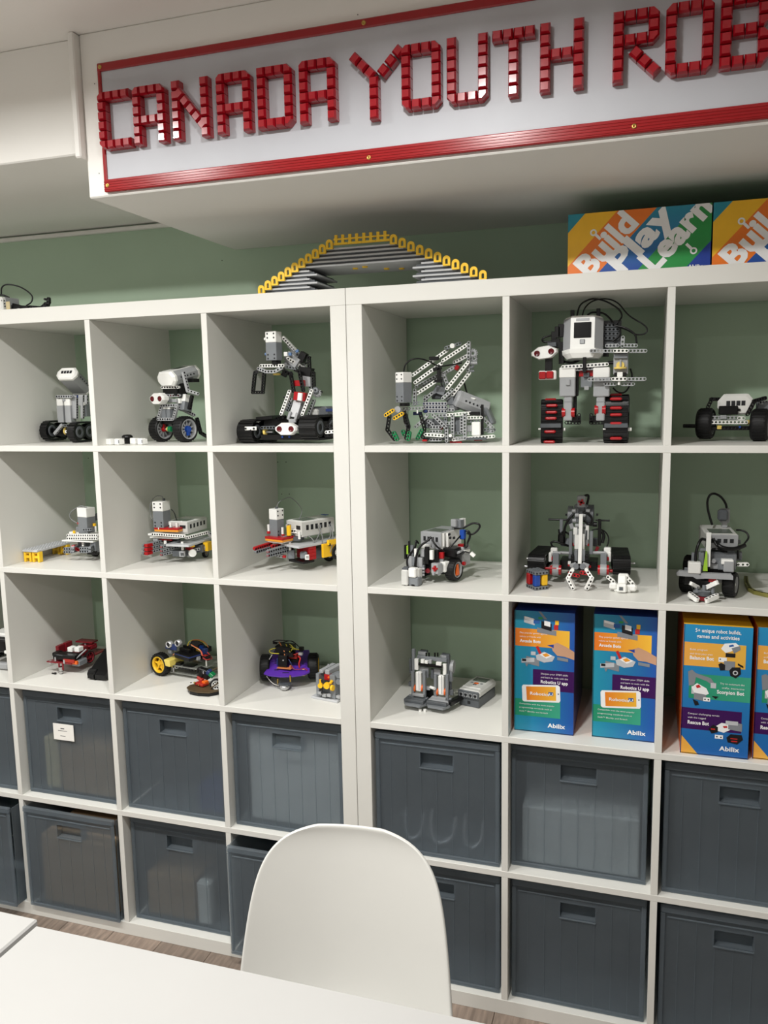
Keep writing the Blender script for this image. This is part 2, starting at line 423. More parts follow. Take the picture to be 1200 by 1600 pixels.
# ---------------- storage bins ----------------
def bin_mat(name, col, tr=.2):
    m = bpy.data.materials.new(name); m.use_nodes = True; nt = m.node_tree; b = nt.nodes['Principled BSDF']; out = nt.nodes['Material Output']
    c = [((x/255+.055)/1.055)**2.4 for x in col]
    n = nt.nodes.new('ShaderNodeTexNoise'); n.inputs['Scale'].default_value = 14; n.inputs['Detail'].default_value = 3
    cr = nt.nodes.new('ShaderNodeValToRGB'); cr.color_ramp.elements[0].color = (*[x*.9 for x in c], 1); cr.color_ramp.elements[1].color = (*[x*1.1 for x in c], 1)
    tc = nt.nodes.new('ShaderNodeTexCoord'); nt.links.new(tc.outputs['Object'], n.inputs['Vector'])
    nt.links.new(n.outputs['Fac'], cr.inputs[0]); nt.links.new(cr.outputs[0], b.inputs['Base Color'])
    b.inputs['Roughness'].default_value = .38; b.inputs['Transmission Weight'].default_value = .68; b.inputs['IOR'].default_value = 1.18
    t = nt.nodes.new('ShaderNodeBsdfTransparent'); t.inputs[0].default_value = (.86, .89, .91, 1)
    mx = nt.nodes.new('ShaderNodeMixShader'); mx.inputs[0].default_value = tr
    nt.links.new(b.outputs[0], mx.inputs[1]); nt.links.new(t.outputs[0], mx.inputs[2]); nt.links.new(mx.outputs[0], out.inputs[0])
    MAT[name] = m
bin_mat('bin_plastic', (150, 159, 166), .46)
bin_mat('bin_rim', (158, 168, 176), .42)
mat('paper_white', (236, 234, 228), .7); mat('carton', (168, 138, 104), .8, .08); mat('beige_card', (206, 190, 150), .8)
mat('kraft_dark', (128, 104, 82), .8, .1); mat('card', (238, 236, 230), .6); mat('print_grey', (110, 110, 112), .6)
mat('pack_blue', (60, 74, 120), .6)
BW, BH, BD = .322, .322, .34
def plate_hole(mb, xs, zs, y, th, mi=0):
    """vertical plate with a rectangular hole in the middle cell of a 3x3 grid"""
    vs = [V((x, yy, z)) for yy in (y, y+th) for z in zs for x in xs]
    q = lambda i, j, s: s*16 + j*4 + i
    fs = []
    for j in range(3):
        for i in range(3):
            if i == 1 and j == 1: continue
            fs.append((q(i,j,0), q(i+1,j,0), q(i+1,j+1,0), q(i,j+1,0))); fs.append((q(i,j,1), q(i,j+1,1), q(i+1,j+1,1), q(i+1,j,1)))
    for i in range(3):
        fs += [(q(i,0,0), q(i,0,1), q(i+1,0,1), q(i+1,0,0)), (q(i,3,0), q(i+1,3,0), q(i+1,3,1), q(i,3,1)), (q(0,i,0), q(0,i+1,0), q(0,i+1,1), q(0,i,1)), (q(3,i,0), q(3,i,1), q(3,i+1,1), q(3,i+1,0))]
    fs += [(q(1,1,0), q(2,1,0), q(2,1,1), q(1,1,1)), (q(1,2,0), q(1,2,1), q(2,2,1), q(2,2,0)), (q(1,1,0), q(1,1,1), q(1,2,1), q(1,2,0)), (q(2,1,0), q(2,2,0), q(2,2,1), q(2,1,1))]
    mb.add(vs, fs, mi)
BINMESH = {}
def storage_bin(col, row, yf, label, dx=0, tilt=0):
    x = cellx(col) + CW/2 + dx; z = cellz(row)
    t = empty('storage_bin', (x, yf, z)); tag(t, label, 'storage bin', 'translucent grey storage bins'); t.rotation_euler = (0, 0, math.radians(tilt))
    W, H, D = BW, BH, BD; hx, h0, h1 = .042, H-.082, H-.044
    if not BINMESH:
        mb = MB(); plate_hole(mb, [-W/2+.002, -hx, hx, W/2-.002], [.002, h0, h1, H-.012], .004, .0025)
        a = mb.build('front_panel', 'bin_plastic', t)
        b = MB()
        b.box((-W/2+.0015, D/2+.006, H/2), (.0025, D-.012, H-.012)).box((W/2-.0015, D/2+.006, H/2), (.0025, D-.012, H-.012))
        b.box((0, D-.002, H/2), (W-.012, .0025, H-.012)).box((0, D/2+.004, .0015), (W-.012, D-.014, .0025))
        b = b.build('body', 'bin_plastic', t)
        r = MB()
        r.box((0, .004, H-.009), (W, .012, .018), bev=.003).box((0, .003, .006), (W, .006, .011), bev=.002)
        r.box((-W/2+.006, .003, H/2-.004), (.011, .0058, H-.03), bev=.002).box((W/2-.006, .003, H/2-.004), (.011, .0058, H-.03), bev=.002)
        r.box((0, .0035, H-.030), (W-.03, .003, .004), bev=.001)
        for q in range(1, 8):
            xx = -W/2 + q*W/8
            if abs(xx) < hx: r.box((xx, .0035, (h0-.012)/2+.006), (.0016, .001, h0-.014))
            else: r.box((xx, .0035, (H-.034)/2+.006), (.0016, .001, H-.048))
        r = r.build('rim', 'bin_rim', t)
        g = MB()
        g.box((0, .016, h0-.0015), (2*hx+.006, .022, .003)).box((0, .016, h1+.0015), (2*hx+.006, .022, .003))
        g.box((-hx-.0015, .016, (h0+h1)/2), (.003, .022, h1-h0)).box((hx+.0015, .016, (h0+h1)/2), (.003, .022, h1-h0)).box((0, .027, (h0+h1)/2), (2*hx+.006, .002, h1-h0+.004))
        g.box((0, .0035, h0-.003), (2*hx+.004, .005, .004), bev=.001)
        g = g.build('handle', 'bin_rim', t)
        BINMESH.update(a=a, b=b, r=r, g=g)
    else:
        for o in BINMESH.values():
            c = o.copy(); COL.objects.link(c); c.parent = t
    return t
def content(t, name, label, cat, parts, group=None):
    """things lying inside a bin: boxes (cx, cy, cz, sx, sy, sz, mat) in the bin's own frame"""
    base = t.location + V((parts[0][0], parts[0][1], parts[0][2]-parts[0][5]/2))
    for i, (cx, cy, cz, sx, sy, sz, m) in enumerate(parts):
        o = MB().box((cx, cy, cz), (sx, sy, sz), bev=.004).build(name, m); o.location = t.location; tag(o, label, cat, group)
b = storage_bin(1, 1, .012, 'grey translucent bin under the robot legs and controller, with coiled hoses inside')
for k, (xx, w) in enumerate(((-.10, .03), (-.03, .04), (.06, .03))):
    o = MB().tube([(xx, .07, .09), (xx, .06, .04), (xx+w*.6, .05, .014), (xx+w*1.4, .06, .03), (xx+w*1.6, .07, .08)], .005, 8).build('hose', 'silver'); o.location = b.location
    tag(o, 'grey bent hose inside the bin below the controller, ' + ('leftmost', 'middle', 'rightmost')[k] + ' of three', 'hose', 'hoses in the bin')
b = storage_bin(2, 1, .034, 'grey translucent bin under the two blue boxes, half filled with white papers', dx=-.004)
content(b, 'paper_stack', 'white paper pack filling the lower half of the bin below the blue boxes', 'paper', [(.004, .085, .08, .28, .14, .15, 'paper_white')])
storage_bin(3, 1, .02, 'empty grey translucent bin at the right edge, upper of two', dx=.002)
storage_bin(1, 0, .018, 'grey translucent bin in the bottom row, partly hidden right of the chair back')
storage_bin(2, 0, .02, 'grey translucent bin in the bottom row, below the bin of white papers')
storage_bin(3, 0, .012, 'grey translucent bin at the right edge, lower of two', dx=.002)
b = storage_bin(-1, 1, .022, 'grey translucent bin full of white sheets, above the chair back')
content(b, 'paper_pack', 'tall white pack almost filling the bin above the chair', 'paper', [(.005, .105, .13, .27, .14, .25, 'paper_white')])
b = storage_bin(-2, 1, .024, 'dark grey translucent bin below the yellow-wheeled car')
content(b, 'carton', 'dark blue pack low in the right of the dark bin', 'box', [(.1, .07, .05, .08, .1, .08, 'pack_blue')])
b = storage_bin(-3, 1, .026, 'grey translucent bin with a white label card on its front')
content(b, 'carton', 'beige folded carton standing in the labelled bin', 'box', [(-.085, .035, .095, .05, .04, .16, 'beige_card')])
content(b, 'carton', 'brown carton lying low in the labelled bin', 'box', [(.045, .065, .085, .2, .1, .15, 'carton')])
p0 = PT(90, 1122, .02)
lc = empty('label_card', V((b.location.x-.02, b.location.y-.001, b.location.z+.205))); tag(lc, 'small white label card stuck on the bin front', 'label')
MB().box((0, 0, 0), (.072, .0008, .05)).build('card', 'card', lc)
for k, (w, zz) in enumerate(((.013, .011), (.032, .004), (.018, -.012))):
    MB().box((-.003, -.0006, zz), (w, .0003, .0028 if k == 0 else .0016)).build('printed_line', 'print_grey', lc)
storage_bin(-4, 1, .02, 'grey translucent bin cut by the left edge, upper of two')
storage_bin(-4, 0, -.035, 'grey translucent bin cut by the left edge, pulled forward in the bottom row')
b = storage_bin(-3, 0, -.012, 'grey translucent bin filled with brown carton, in the bottom row below the labelled bin')
content(b, 'carton', 'large brown carton filling the bottom row bin', 'box', [(.01, .11, .12, .26, .18, .22, 'carton')])
b = storage_bin(-2, 0, .026, 'grey translucent bin with a narrow white strip showing at its base')
content(b, 'carton', 'low brown carton in the bin with the white strip', 'box', [(-.05, .09, .075, .16, .14, .13, 'carton')])
content(b, 'paper_strip', 'narrow white pack standing in the bottom bin', 'paper', [(.062, .03, .075, .042, .03, .13, 'paper_white')])
storage_bin(-1, 0, -.04, 'grey translucent bin pulled forward out of its cell, left of the chair back')

# ---------------- printed boxes ----------------
def ramp_mat(name, c0, c1, axis=0):
    m = mat(name, c0, .32); nt = m.node_tree; b = nt.nodes['Principled BSDF']
    tc = nt.nodes.new('ShaderNodeTexCoord'); sx = nt.nodes.new('ShaderNodeSeparateXYZ'); cr = nt.nodes.new('ShaderNodeValToRGB')
    nt.links.new(tc.outputs['Generated'], sx.inputs[0]); nt.links.new(sx.outputs[axis], cr.inputs[0]); nt.links.new(cr.outputs[0], b.inputs['Base Color'])
    for e, c in zip(cr.color_ramp.elements, (c0, c1)): e.color = (*[((x/255+.055)/1.055)**2.4 for x in c], 1)
ramp_mat('print_teal', (34, 146, 172), (34, 84, 166)); ramp_mat('print_gold', (226, 118, 36), (240, 186, 60)); ramp_mat('print_green', (34, 140, 104), (60, 160, 130))
ramp_mat('print_gold2', (232, 166, 72), (226, 176, 70)); ramp_mat('print_blue', (32, 96, 168), (36, 140, 190), 2)
mat('print_purple', (58, 14, 82), .32); mat('print_white', (240, 240, 240), .32); mat('print_orange', (236, 122, 40), .32); mat('print_yellow', (246, 190, 44), .32)
mat('print_navy', (34, 62, 150), .32); mat('print_teal2', (40, 140, 160), .32); mat('print_leaf', (44, 146, 72), .32); ramp_mat('print_mid', (36, 70, 160), (44, 140, 165), 2)
mat('print_black', (24, 24, 28), .32); mat('print_lightgrey', (190, 192, 196), .32); mat('print_midgrey', (130, 134, 140), .32); mat('print_skin', (196, 152, 122), .4); mat('print_phone_blue', (40, 90, 160), .32)
mat('print_red', (190, 40, 40), .32)
def text_mb(s, cap, length, O, ex, ey, bold=.02, align='l', lift=.0005):
    cu = bpy.data.curves.new('t', 'FONT'); cu.body = s; cu.size = 1; cu.offset = bold; cu.resolution_u = 3; cu.space_character = 1.04
    ob = bpy.data.objects.new('t', cu); COL.objects.link(ob)
    dg = bpy.context.evaluated_depsgraph_get(); dg.update(); me = bpy.data.meshes.new_from_object(ob.evaluated_get(dg))
    vs = [v.co.copy() for v in me.vertices]; fs = [tuple(p.vertices) for p in me.polygons]
    bpy.data.objects.remove(ob); bpy.data.curves.remove(cu); bpy.data.meshes.remove(me)
    x0 = min(v.x for v in vs); x1 = max(v.x for v in vs); k = cap/.72; kx = length/(x1-x0) if length else k
    w = (x1-x0)*kx; off = {'l': 0, 'r': -w, 'c': -w/2}[align]
    n = ex.cross(ey)
    mb = MB(); mb.add([O + ex*((v.x-x0)*kx+off) + ey*(v.y*k) + n*lift for v in vs], fs); return mb
class Face:
    """flat printing on one side of a box: u right, v down, both 0..1"""
    def __init__(s, par, O, ex, ey, W, H): s.par, s.O, s.ex, s.ey, s.W, s.H = par, V(O), V(ex), V(ey), W, H; s.n = s.ex.cross(s.ey); s.base = par.location
    def pt(s, u, v): return s.O + s.ex*(u*s.W) + s.ey*((1-v)*s.H)
    def poly(s, name, pts, m, lay=1, par=None):
        vs = [s.pt(*p) + s.n*(.0002*lay) for p in pts]
        return MB().add(vs, [tuple(range(len(vs)))[::-1]]).build(name, m, par or s.par, s.base)
    def rect(s, name, u0, v0, u1, v1, m, lay=1): return s.poly(name, [(u0, v0), (u1, v0), (u1, v1), (u0, v1)], m, lay)
    def text(s, t, u, v, cap, length, m='print_white', align='l', bold=.02, lay=3):
        return text_mb(t, cap, length, s.pt(u, v), s.ex, s.ey, bold, align, .0002*lay).build('lettering', m, s.par, s.base)
    def pic(s, name, items):
        """a small printed picture: many flat patches in one mesh"""
        mb = MB(); ms = []
        for k, (m, pts) in enumerate(items):
            if m not in ms: ms.append(m)
            if len(pts) == 3 and not isinstance(pts[0], tuple):   # (u, v, r) disc
                u, v, r = pts; pts = [(u + r*math.cos(a*math.pi/6)/s.W, v + r*math.sin(a*math.pi/6)/s.H) for a in range(12)]
            vs = [s.pt(*p) + s.n*(.0005+.00005*k) for p in pts]
            a = sum(pts[i][0]*pts[(i+1) % len(pts)][1]-pts[(i+1) % len(pts)][0]*pts[i][1] for i in range(len(pts)))
            f = tuple(range(len(vs)))
            mb.add(vs, [f[::-1] if a > 0 else f], ms.index(m))
        return mb.build(name, ms, s.par, s.base)
def R4(u0, v0, u1, v1, sk=0): return [(u0, v0), (u1, v0+sk), (u1, v1+sk), (u0, v1)]
def carton_body(t, x, y, z, W, D, H, mats):
    b = t.location; e = .0005
    vs = [V((x+i*W, y+j*D, z+k*H)) for i in (0, 1) for j in (0, 1) for k in (0, 1)]
    mb = MB()
    for mi, f in ((0, (0,4,5,1)), (1, (1,5,7,3)), (2, (0,1,3,2)), (3, (4,6,7,5)), (4, (2,3,7,6)), (4, (0,2,6,4))): mb.add([vs[i] for i in f], [(0,1,2,3)], mi)
    mb.build('carton', mats, t, b)
def game_box(x, y, kind, label):
    W, D, H = .142, .30, .303; z = cellz(2)+.0006
    t = empty('printed_box', (x+W/2, y+D/2, z)); tag(t, label, 'box', 'upright printed boxes')
    carton_body(t, x, y, z, W, D, H, ['print_teal' if kind else 'print_blue', 'print_navy' if kind else 'print_yellow', 'print_orange', 'print_navy' if kind else 'print_orange', 'print_white'])
    F = Face(t, (x, y, z), (1, 0, 0), (0, 0, 1), W, H)
    F.rect('edge_line', .0, .992, 1, .997, 'print_black'); F.rect('edge_line', .006, .0, .014, 1, 'print_black')
    T = lambda *a, **k: F.text(*a, **k)
    if kind:
        F.rect('colour_block', .015, .145, .92, .29, 'print_gold')
        T('Play popular games against', .09, .186, .0042, .066, bold=.0); T('robots or friends with', .09, .217, .0042, .05, bold=.0); T('Arcade Bots', .09, .258, .0075, .05, bold=.03)
        F.pic('robot_picture', [('print_lightgrey', R4(.16, .045, .34, .095, .02)), ('print_white', R4(.17, .045, .32, .065, .015)), ('print_midgrey', R4(.38, .13, .7, .17, .02)), ('print_phone_blue', R4(.32, .07, .42, .1)), ('print_leaf', R4(.40, .045, .47, .062)), ('print_black', R4(.45, .075, .62, .135, .02)), ('print_white', R4(.5, .07, .6, .11, .01)), ('print_red', R4(.66, .1, .73, .14)), ('print_yellow', R4(.68, .065, .74, .1)), ('print_midgrey', [(.4, .0), (.44, .0), (.55, .06), (.5, .06)])])
        F.pic('robot_picture', [('print_skin', [(.62, .265), (.72, .245), (.85, .27), (1, .31), (1, .375), (.85, .355), (.72, .35), (.64, .31)]), ('print_navy', [(.55, .27), (.66, .262), (.66, .29)]),
              ('print_midgrey', R4(.2, .37, .42, .43, .02)), ('print_lightgrey', [(.36, .36), (.5, .325), (.68, .36), (.64, .4), (.5, .415), (.38, .395)]), ('print_white', [(.42, .35), (.52, .33), (.64, .355), (.54, .38)]), ('print_gold', [(.47, .348), (.54, .335), (.6, .355), (.52, .368)]), ('print_lightgrey', R4(.12, .395, .34, .43, -.015)), ('print_black', R4(.13, .395, .2, .415)), ('print_red', [(.36, .29), (.40, .28), (.46, .34), (.42, .35)]), ('print_midgrey', R4(.72, .36, .9, .385, .01)), ('print_lightgrey', R4(.28, .33, .36, .36)), ('print_midgrey', [(.18, .43), (.24, .43), (.21, .46)])])
        F.rect('colour_block', .315, .475, 1, .645, 'print_purple')
        T('Sharpen your STEM skills', .9, .513, .0042, .064, align='r', bold=.0); T('and learn to code with the', .9, .543, .0042, .064, align='r', bold=.0); T('Robotics U app', .9, .585, .0078, .064, align='r', bold=.03)
        F.rect('colour_block', .015, .73, .78, .87, 'print_green')
        F.pic('phone_picture', [('print_white', [(.13, .625), (.15, .612), (.74, .592), (.77, .605), (.78, .72), (.76, .735), (.17, .752), (.14, .742)]), ('print_gold', [(.2, .624), (.7, .607), (.71, .722), (.215, .738)]), ('print_phone_blue', R4(.58, .655, .66, .685)), ('print_midgrey', (.745, .665, .002))])
        T('Robotics', .27, .688, .0075, .046, bold=.02, lay=6); T('U', .595, .682, .0065, .008, bold=.02, lay=7)
        T('Compatible with the most popular', .09, .775, .0036, .084, bold=.0); T('programming standards such as', .09, .806, .0036, .078, bold=.0); T('Swift\u2122 Blockly, and Scratch', .09, .838, .0036, .068, bold=.0)
        T('Abilix', .57, .95, .0105, .042, bold=.03)
    else:
        F.rect('colour_block', .015, .135, .91, .315, 'print_gold2')
        T('5+ unique robot builds,', .5, .055, .0085, .094, align='c', bold=.02); T('games and activities', .5, .098, .0085, .088, align='c', bold=.02)
        T('Build, program', .1, .195, .0042, .036, bold=.0); T('and drive your own', .1, .227, .0042, .047, bold=.0); T('Balance Bot', .1, .265, .0082, .05, bold=.03)
        F.pic('robot_picture', [('print_white', [(.55, .17), (.6, .13), (.76, .12), (.82, .145), (.7, .185), (.62, .2)]), ('print_midgrey', [(.7, .16), (.82, .14), (.83, .17), (.74, .2)]), ('print_phone_blue', [(.66, .142), (.72, .132), (.74, .145), (.67, .155)]), ('print_black', R4(.62, .2, .76, .23)), ('print_white', R4(.52, .235, .64, .27)), ('print_black', (.545, .25, .0016)), ('print_midgrey', R4(.6, .26, .76, .33)), ('print_black', [(.52, .29), (.56, .275), (.62, .29), (.62, .33), (.55, .335)]), ('print_black', [(.68, .33), (.72, .305), (.84, .3), (.85, .35), (.78, .385), (.7, .37)]), ('print_lightgrey', (.77, .345, .0055)), ('print_black', (.77, .345, .003)), ('print_black', R4(.8, .27, .88, .285, .02))])
        F.rect('colour_block', .1, .375, 1, .565, 'print_green')
        T('Try to outsmart the', .91, .44, .0042, .05, align='r', bold=.0); T('crafty, interactive', .91, .472, .0042, .046, align='r', bold=.0); T('Scorpion Bot', .91, .512, .0085, .056, align='r', bold=.03)
        F.pic('robot_picture', [('print_midgrey', [(.08, .36), (.14, .345), (.2, .37), (.42, .4), (.48, .44), (.44, .45), (.36, .425), (.2, .4), (.18, .46), (.1, .47)]), ('print_lightgrey', R4(.42, .435, .5, .475)), ('print_lightgrey', R4(.14, .47, .2, .53)), ('print_white', [(.14, .48), (.22, .445), (.36, .48), (.4, .52), (.3, .545), (.18, .52)]), ('print_red', [(.2, .465), (.25, .455), (.28, .475), (.22, .485)]), ('print_midgrey', R4(.18, .52, .36, .57, .01)), ('print_white', R4(.32, .55, .42, .58)), ('print_black', (.345, .565, .0018)), ('print_black', (.395, .566, .0018)), ('print_black', [(.16, .57), (.24, .585), (.26, .61), (.2, .62)]), ('print_black', [(.44, .535), (.54, .535), (.5, .555)])])
        F.rect('colour_block', .0, .64, .89, .805, 'print_purple')
        T('Conquer challenging terrain', .1, .69, .0042, .066, bold=.0); T('with the rugged', .1, .72, .0042, .038, bold=.0); T('Rescue Bot', .1, .765, .0085, .045, bold=.03)
        F.pic('robot_picture', [('print_white', [(.52, .765), (.6, .735), (.72, .74), (.74, .78), (.64, .81), (.54, .8)]), ('print_red', [(.62, .76), (.68, .755), (.69, .77), (.64, .775)]), ('print_midgrey', R4(.7, .72, .9, .78, .01)), ('print_lightgrey', R4(.66, .715, .84, .745)), ('print_black', [(.41, .79), (.48, .755), (.55, .77), (.55, .81), (.46, .825)]), ('print_red', R4(.45, .785, .51, .795)), ('print_black', [(.68, .845), (.74, .815), (.9, .815), (.92, .85), (.84, .89), (.7, .88)]), ('print_red', R4(.74, .845, .84, .853)), ('print_red', R4(.75, .865, .84, .873)), ('print_white', R4(.51, .83, .63, .86)), ('print_black', (.54, .845, .0018)), ('print_black', (.6, .847, .0018))])
        F.poly('colour_block', [(.015, .86), (.27, 1), (.015, 1)], 'print_gold2')
        T('Abilix', .58, .95, .0105, .042, bold=.03)
game_box(.398, .046, 1, 'upright blue box with a phone picture, left of two in the cell')
game_box(.583, .055, 1, 'upright blue box with a phone picture, right of two in the cell')
game_box(.781, .016, 0, 'upright blue box with purple and orange bands and three robot pictures')
game_box(.9335, .026, 0, 'upright blue box cut by the right edge')

def clip(poly, a, b, c):     # keep a*x+b*y<=c
    out = []
    for i in range(len(poly)):
        p, q = poly[i], poly[(i+1) % len(poly)]; fp = a*p[0]+b*p[1]-c; fq = a*q[0]+b*q[1]-c
        if fp <= 0: out.append(p)
        if (fp < 0 < fq) or (fq < 0 < fp): t = fp/(fp-fq); out.append((p[0]+(q[0]-p[0])*t, p[1]+(q[1]-p[1])*t))
    return out
def learn_box(x, y, label):
    W, D, H = .301, .30, .138; z = HT+.0006
    t = empty('printed_box', (x+W/2, y+D/2, z)); tag(t, label, 'box', 'colourful boxes lying on top of the shelves')
    carton_body(t, x, y, z, W, D, H, ['print_yellow', 'print_leaf', 'print_teal2', 'print_navy', 'print_white'])
    F = Face(t, (x, y, z), (1, 0, 0), (0, 0, 1), W, H); th = math.radians(47); s, c = math.sin(th), math.cos(th)
    cuts = [-9, -.067, -.0167, .044, .105, .179, 9]
    for k, m in enumerate(('print_teal2', 'print_yellow', 'print_orange', 'print_mid', 'print_leaf', 'print_navy')):
        pl = clip(clip([(0, 0), (W, 0), (W, H), (0, H)], s, -c, cuts[k+1]), -s, c, -cuts[k])
        if len(pl) > 2: F.poly('colour_band', [(px/W, 1-py/H) for px, py in pl][::-1], m)
    ex = V((c, 0, s)); ey = V((-s, 0, c))
    for wd, w, s0, L in (('Build', .037, .030, .152), ('Play', .086, .080, .165), ('Learn', .136, .126, .176)):
        O = V((x, y, z)) + ex*s0 + V((s, 0, -c))*w
        mb = text_mb(wd, .050, L, O, ex, ey, .045, 'l', .0006 if wd != 'Play' else .0008)
        # keep the print on the face
        vs = [V(v) for v in mb.v]; fs = []; nv = []
        for f in mb.f:
            pl = [((vs[i].x-x), (vs[i].z-z)) for i in f]
            for a, b_, cc in ((1, 0, W), (-1, 0, 0), (0, 1, H), (0, -1, 0)):
                if len(pl) > 2: pl = clip(pl, a, b_, cc)
            if len(pl) > 2:
                k0 = len(nv); nv += [(x+p, vs[0].y, z+q) for p, q in pl]; fs.append(tuple(range(k0, len(nv))))
        MB().add(nv, fs).build('lettering', 'print_white', t, t.location)
    for (u, v) in ((.185, .31), (.885, .70)):
        O = F.pt(u, v); mb = MB()
        for k in range(14):
            a0, a1 = 2*math.pi*k/14, 2*math.pi*(k+1)/14
            mb.add([O + V((math.cos(a)*r, -.0009, math.sin(a)*r)) for a, r in ((a0, .004), (a0, .0075), (a1, .0075), (a1, .004))], [(0, 1, 2, 3)])
        d = V((.7, 0, -.7)) if u < .5 else V((-.7, 0, .7)); e = V((.7, 0, .7))
        mb.add([O + d*.007 - e*.003 + V((0, -.0009, 0)), O + d*.022 - e*.003 + V((0, -.0009, 0)), O + d*.022 + e*.003 + V((0, -.0009, 0)), O + d*.007 + e*.003 + V((0, -.0009, 0))], [(0, 1, 2, 3)])
        mb.build('ring_icon', 'print_white', t, t.location)
    F.text('Abilix', .85, .97, .0085, .03, bold=.03)
learn_box(.511, .07, 'colourful box reading Build Play Learn, lying on top of the shelves')
learn_box(.815, .07, 'colourful box reading Build, cut by the right edge on top of the shelves')

# ---------------- toy brick bridge ----------------
br = empty('toy_bridge', (.05, .07, HT)); tag(br, 'grey toy brick arch bridge with yellow railings on top of the shelves', 'toy bridge')
YF, BDp = .028, .14; BU = .4667/1000
def bx(u): return -.235 + (u-30)*(.565/1135)
STP = .0095
def slab(u0, u1, k, core=True):
    z = HT + k*STP
    MB().box(((bx(u0)+bx(u1))/2, YF+BDp/2, z+.0022), (bx(u1)-bx(u0), BDp, .0044), bev=.0006).build('plate', 'deck_grey', br, br.location)
    if core: MB().box(((bx(u0)+bx(u1))/2, YF+BDp/2, z+.0069), (bx(u1)-bx(u0)-.016, BDp-.008, .0051)).build('brick', 'deck_gap_shade', br, br.location)  # recessed core; its dark grey paints in the shadow between the plates
for k in range(6):
    slab(30+37*k, (335, 295)[k % 2], k); slab((820, 862)[k % 2], 1165-44*k, k)
for k in range(5): slab(253+37*k, 900-41*k, 6+k, k < 4)
for i, u in enumerate((430, 490, 570, 640)):
    o = MB().lathe((bx(u+70), YF+BDp*(.35, .25, .6, .7)[i], HT+6*STP), (0, 0, -1), [(0, .003), (.0065, .003), (.007, 0)], 16).build('round_stud', 'yellow_brick', br, br.location)
def arch(x, z):
    w, h, r = .0178, .0228, .003; mb = MB(); n = 10; out = [(-w/2, 0)]; inn = [(-r, .004)]
    for k in range(n+1):
        a = math.pi - math.pi*k/n; out.append((w/2*math.cos(a), h-w/2+w/2*math.sin(a))); inn.append((r*math.cos(a), h-w/2-.001+r*math.sin(a)))
    out.append((w/2, 0)); inn.append((r, .004)); N = len(out); d = .0055
    vs = [V((x+p, YF-.0062+yy, z+q)) for yy in (0, d) for P in (out, inn) for p, q in P]; fs = []
    for k in range(N):
        k2 = (k+1) % N
        fs += [(k, k2, N+k2, N+k), (2*N+k, 3*N+k, 3*N+k2, 2*N+k2), (k, 2*N+k, 2*N+k2, k2), (N+k, N+k2, 3*N+k2, 3*N+k)]
    return mb.add(vs, fs)
for k in range(11): arch(bx(30+37*k)+.004, HT+k*STP+(.000 if k == 0 else .001)).build('railing_arch', 'yellow_brick', br, br.location)
for k in range(11): arch(bx(1165-42.5*k)-.004, HT+k*STP+.001).build('railing_arch', 'yellow_brick', br, br.location)
for k in range(4):
    xa = bx(430+71*k); z = HT+11*STP; w = bx(501)-bx(430)-.0008; mb = MB()
    for q in (.12, .62): mb.box((xa+w*(q+.06), YF-.003, z+.0115), (w*.2, .0055, .023))
    mb.box((xa+w/2, YF-.003, z+.0025), (w, .0052, .005)).box((xa+w/2, YF-.003, z+.013), (w, .0052, .0035))
    mb.build('fence_panel', 'yellow_brick', br, br.location)
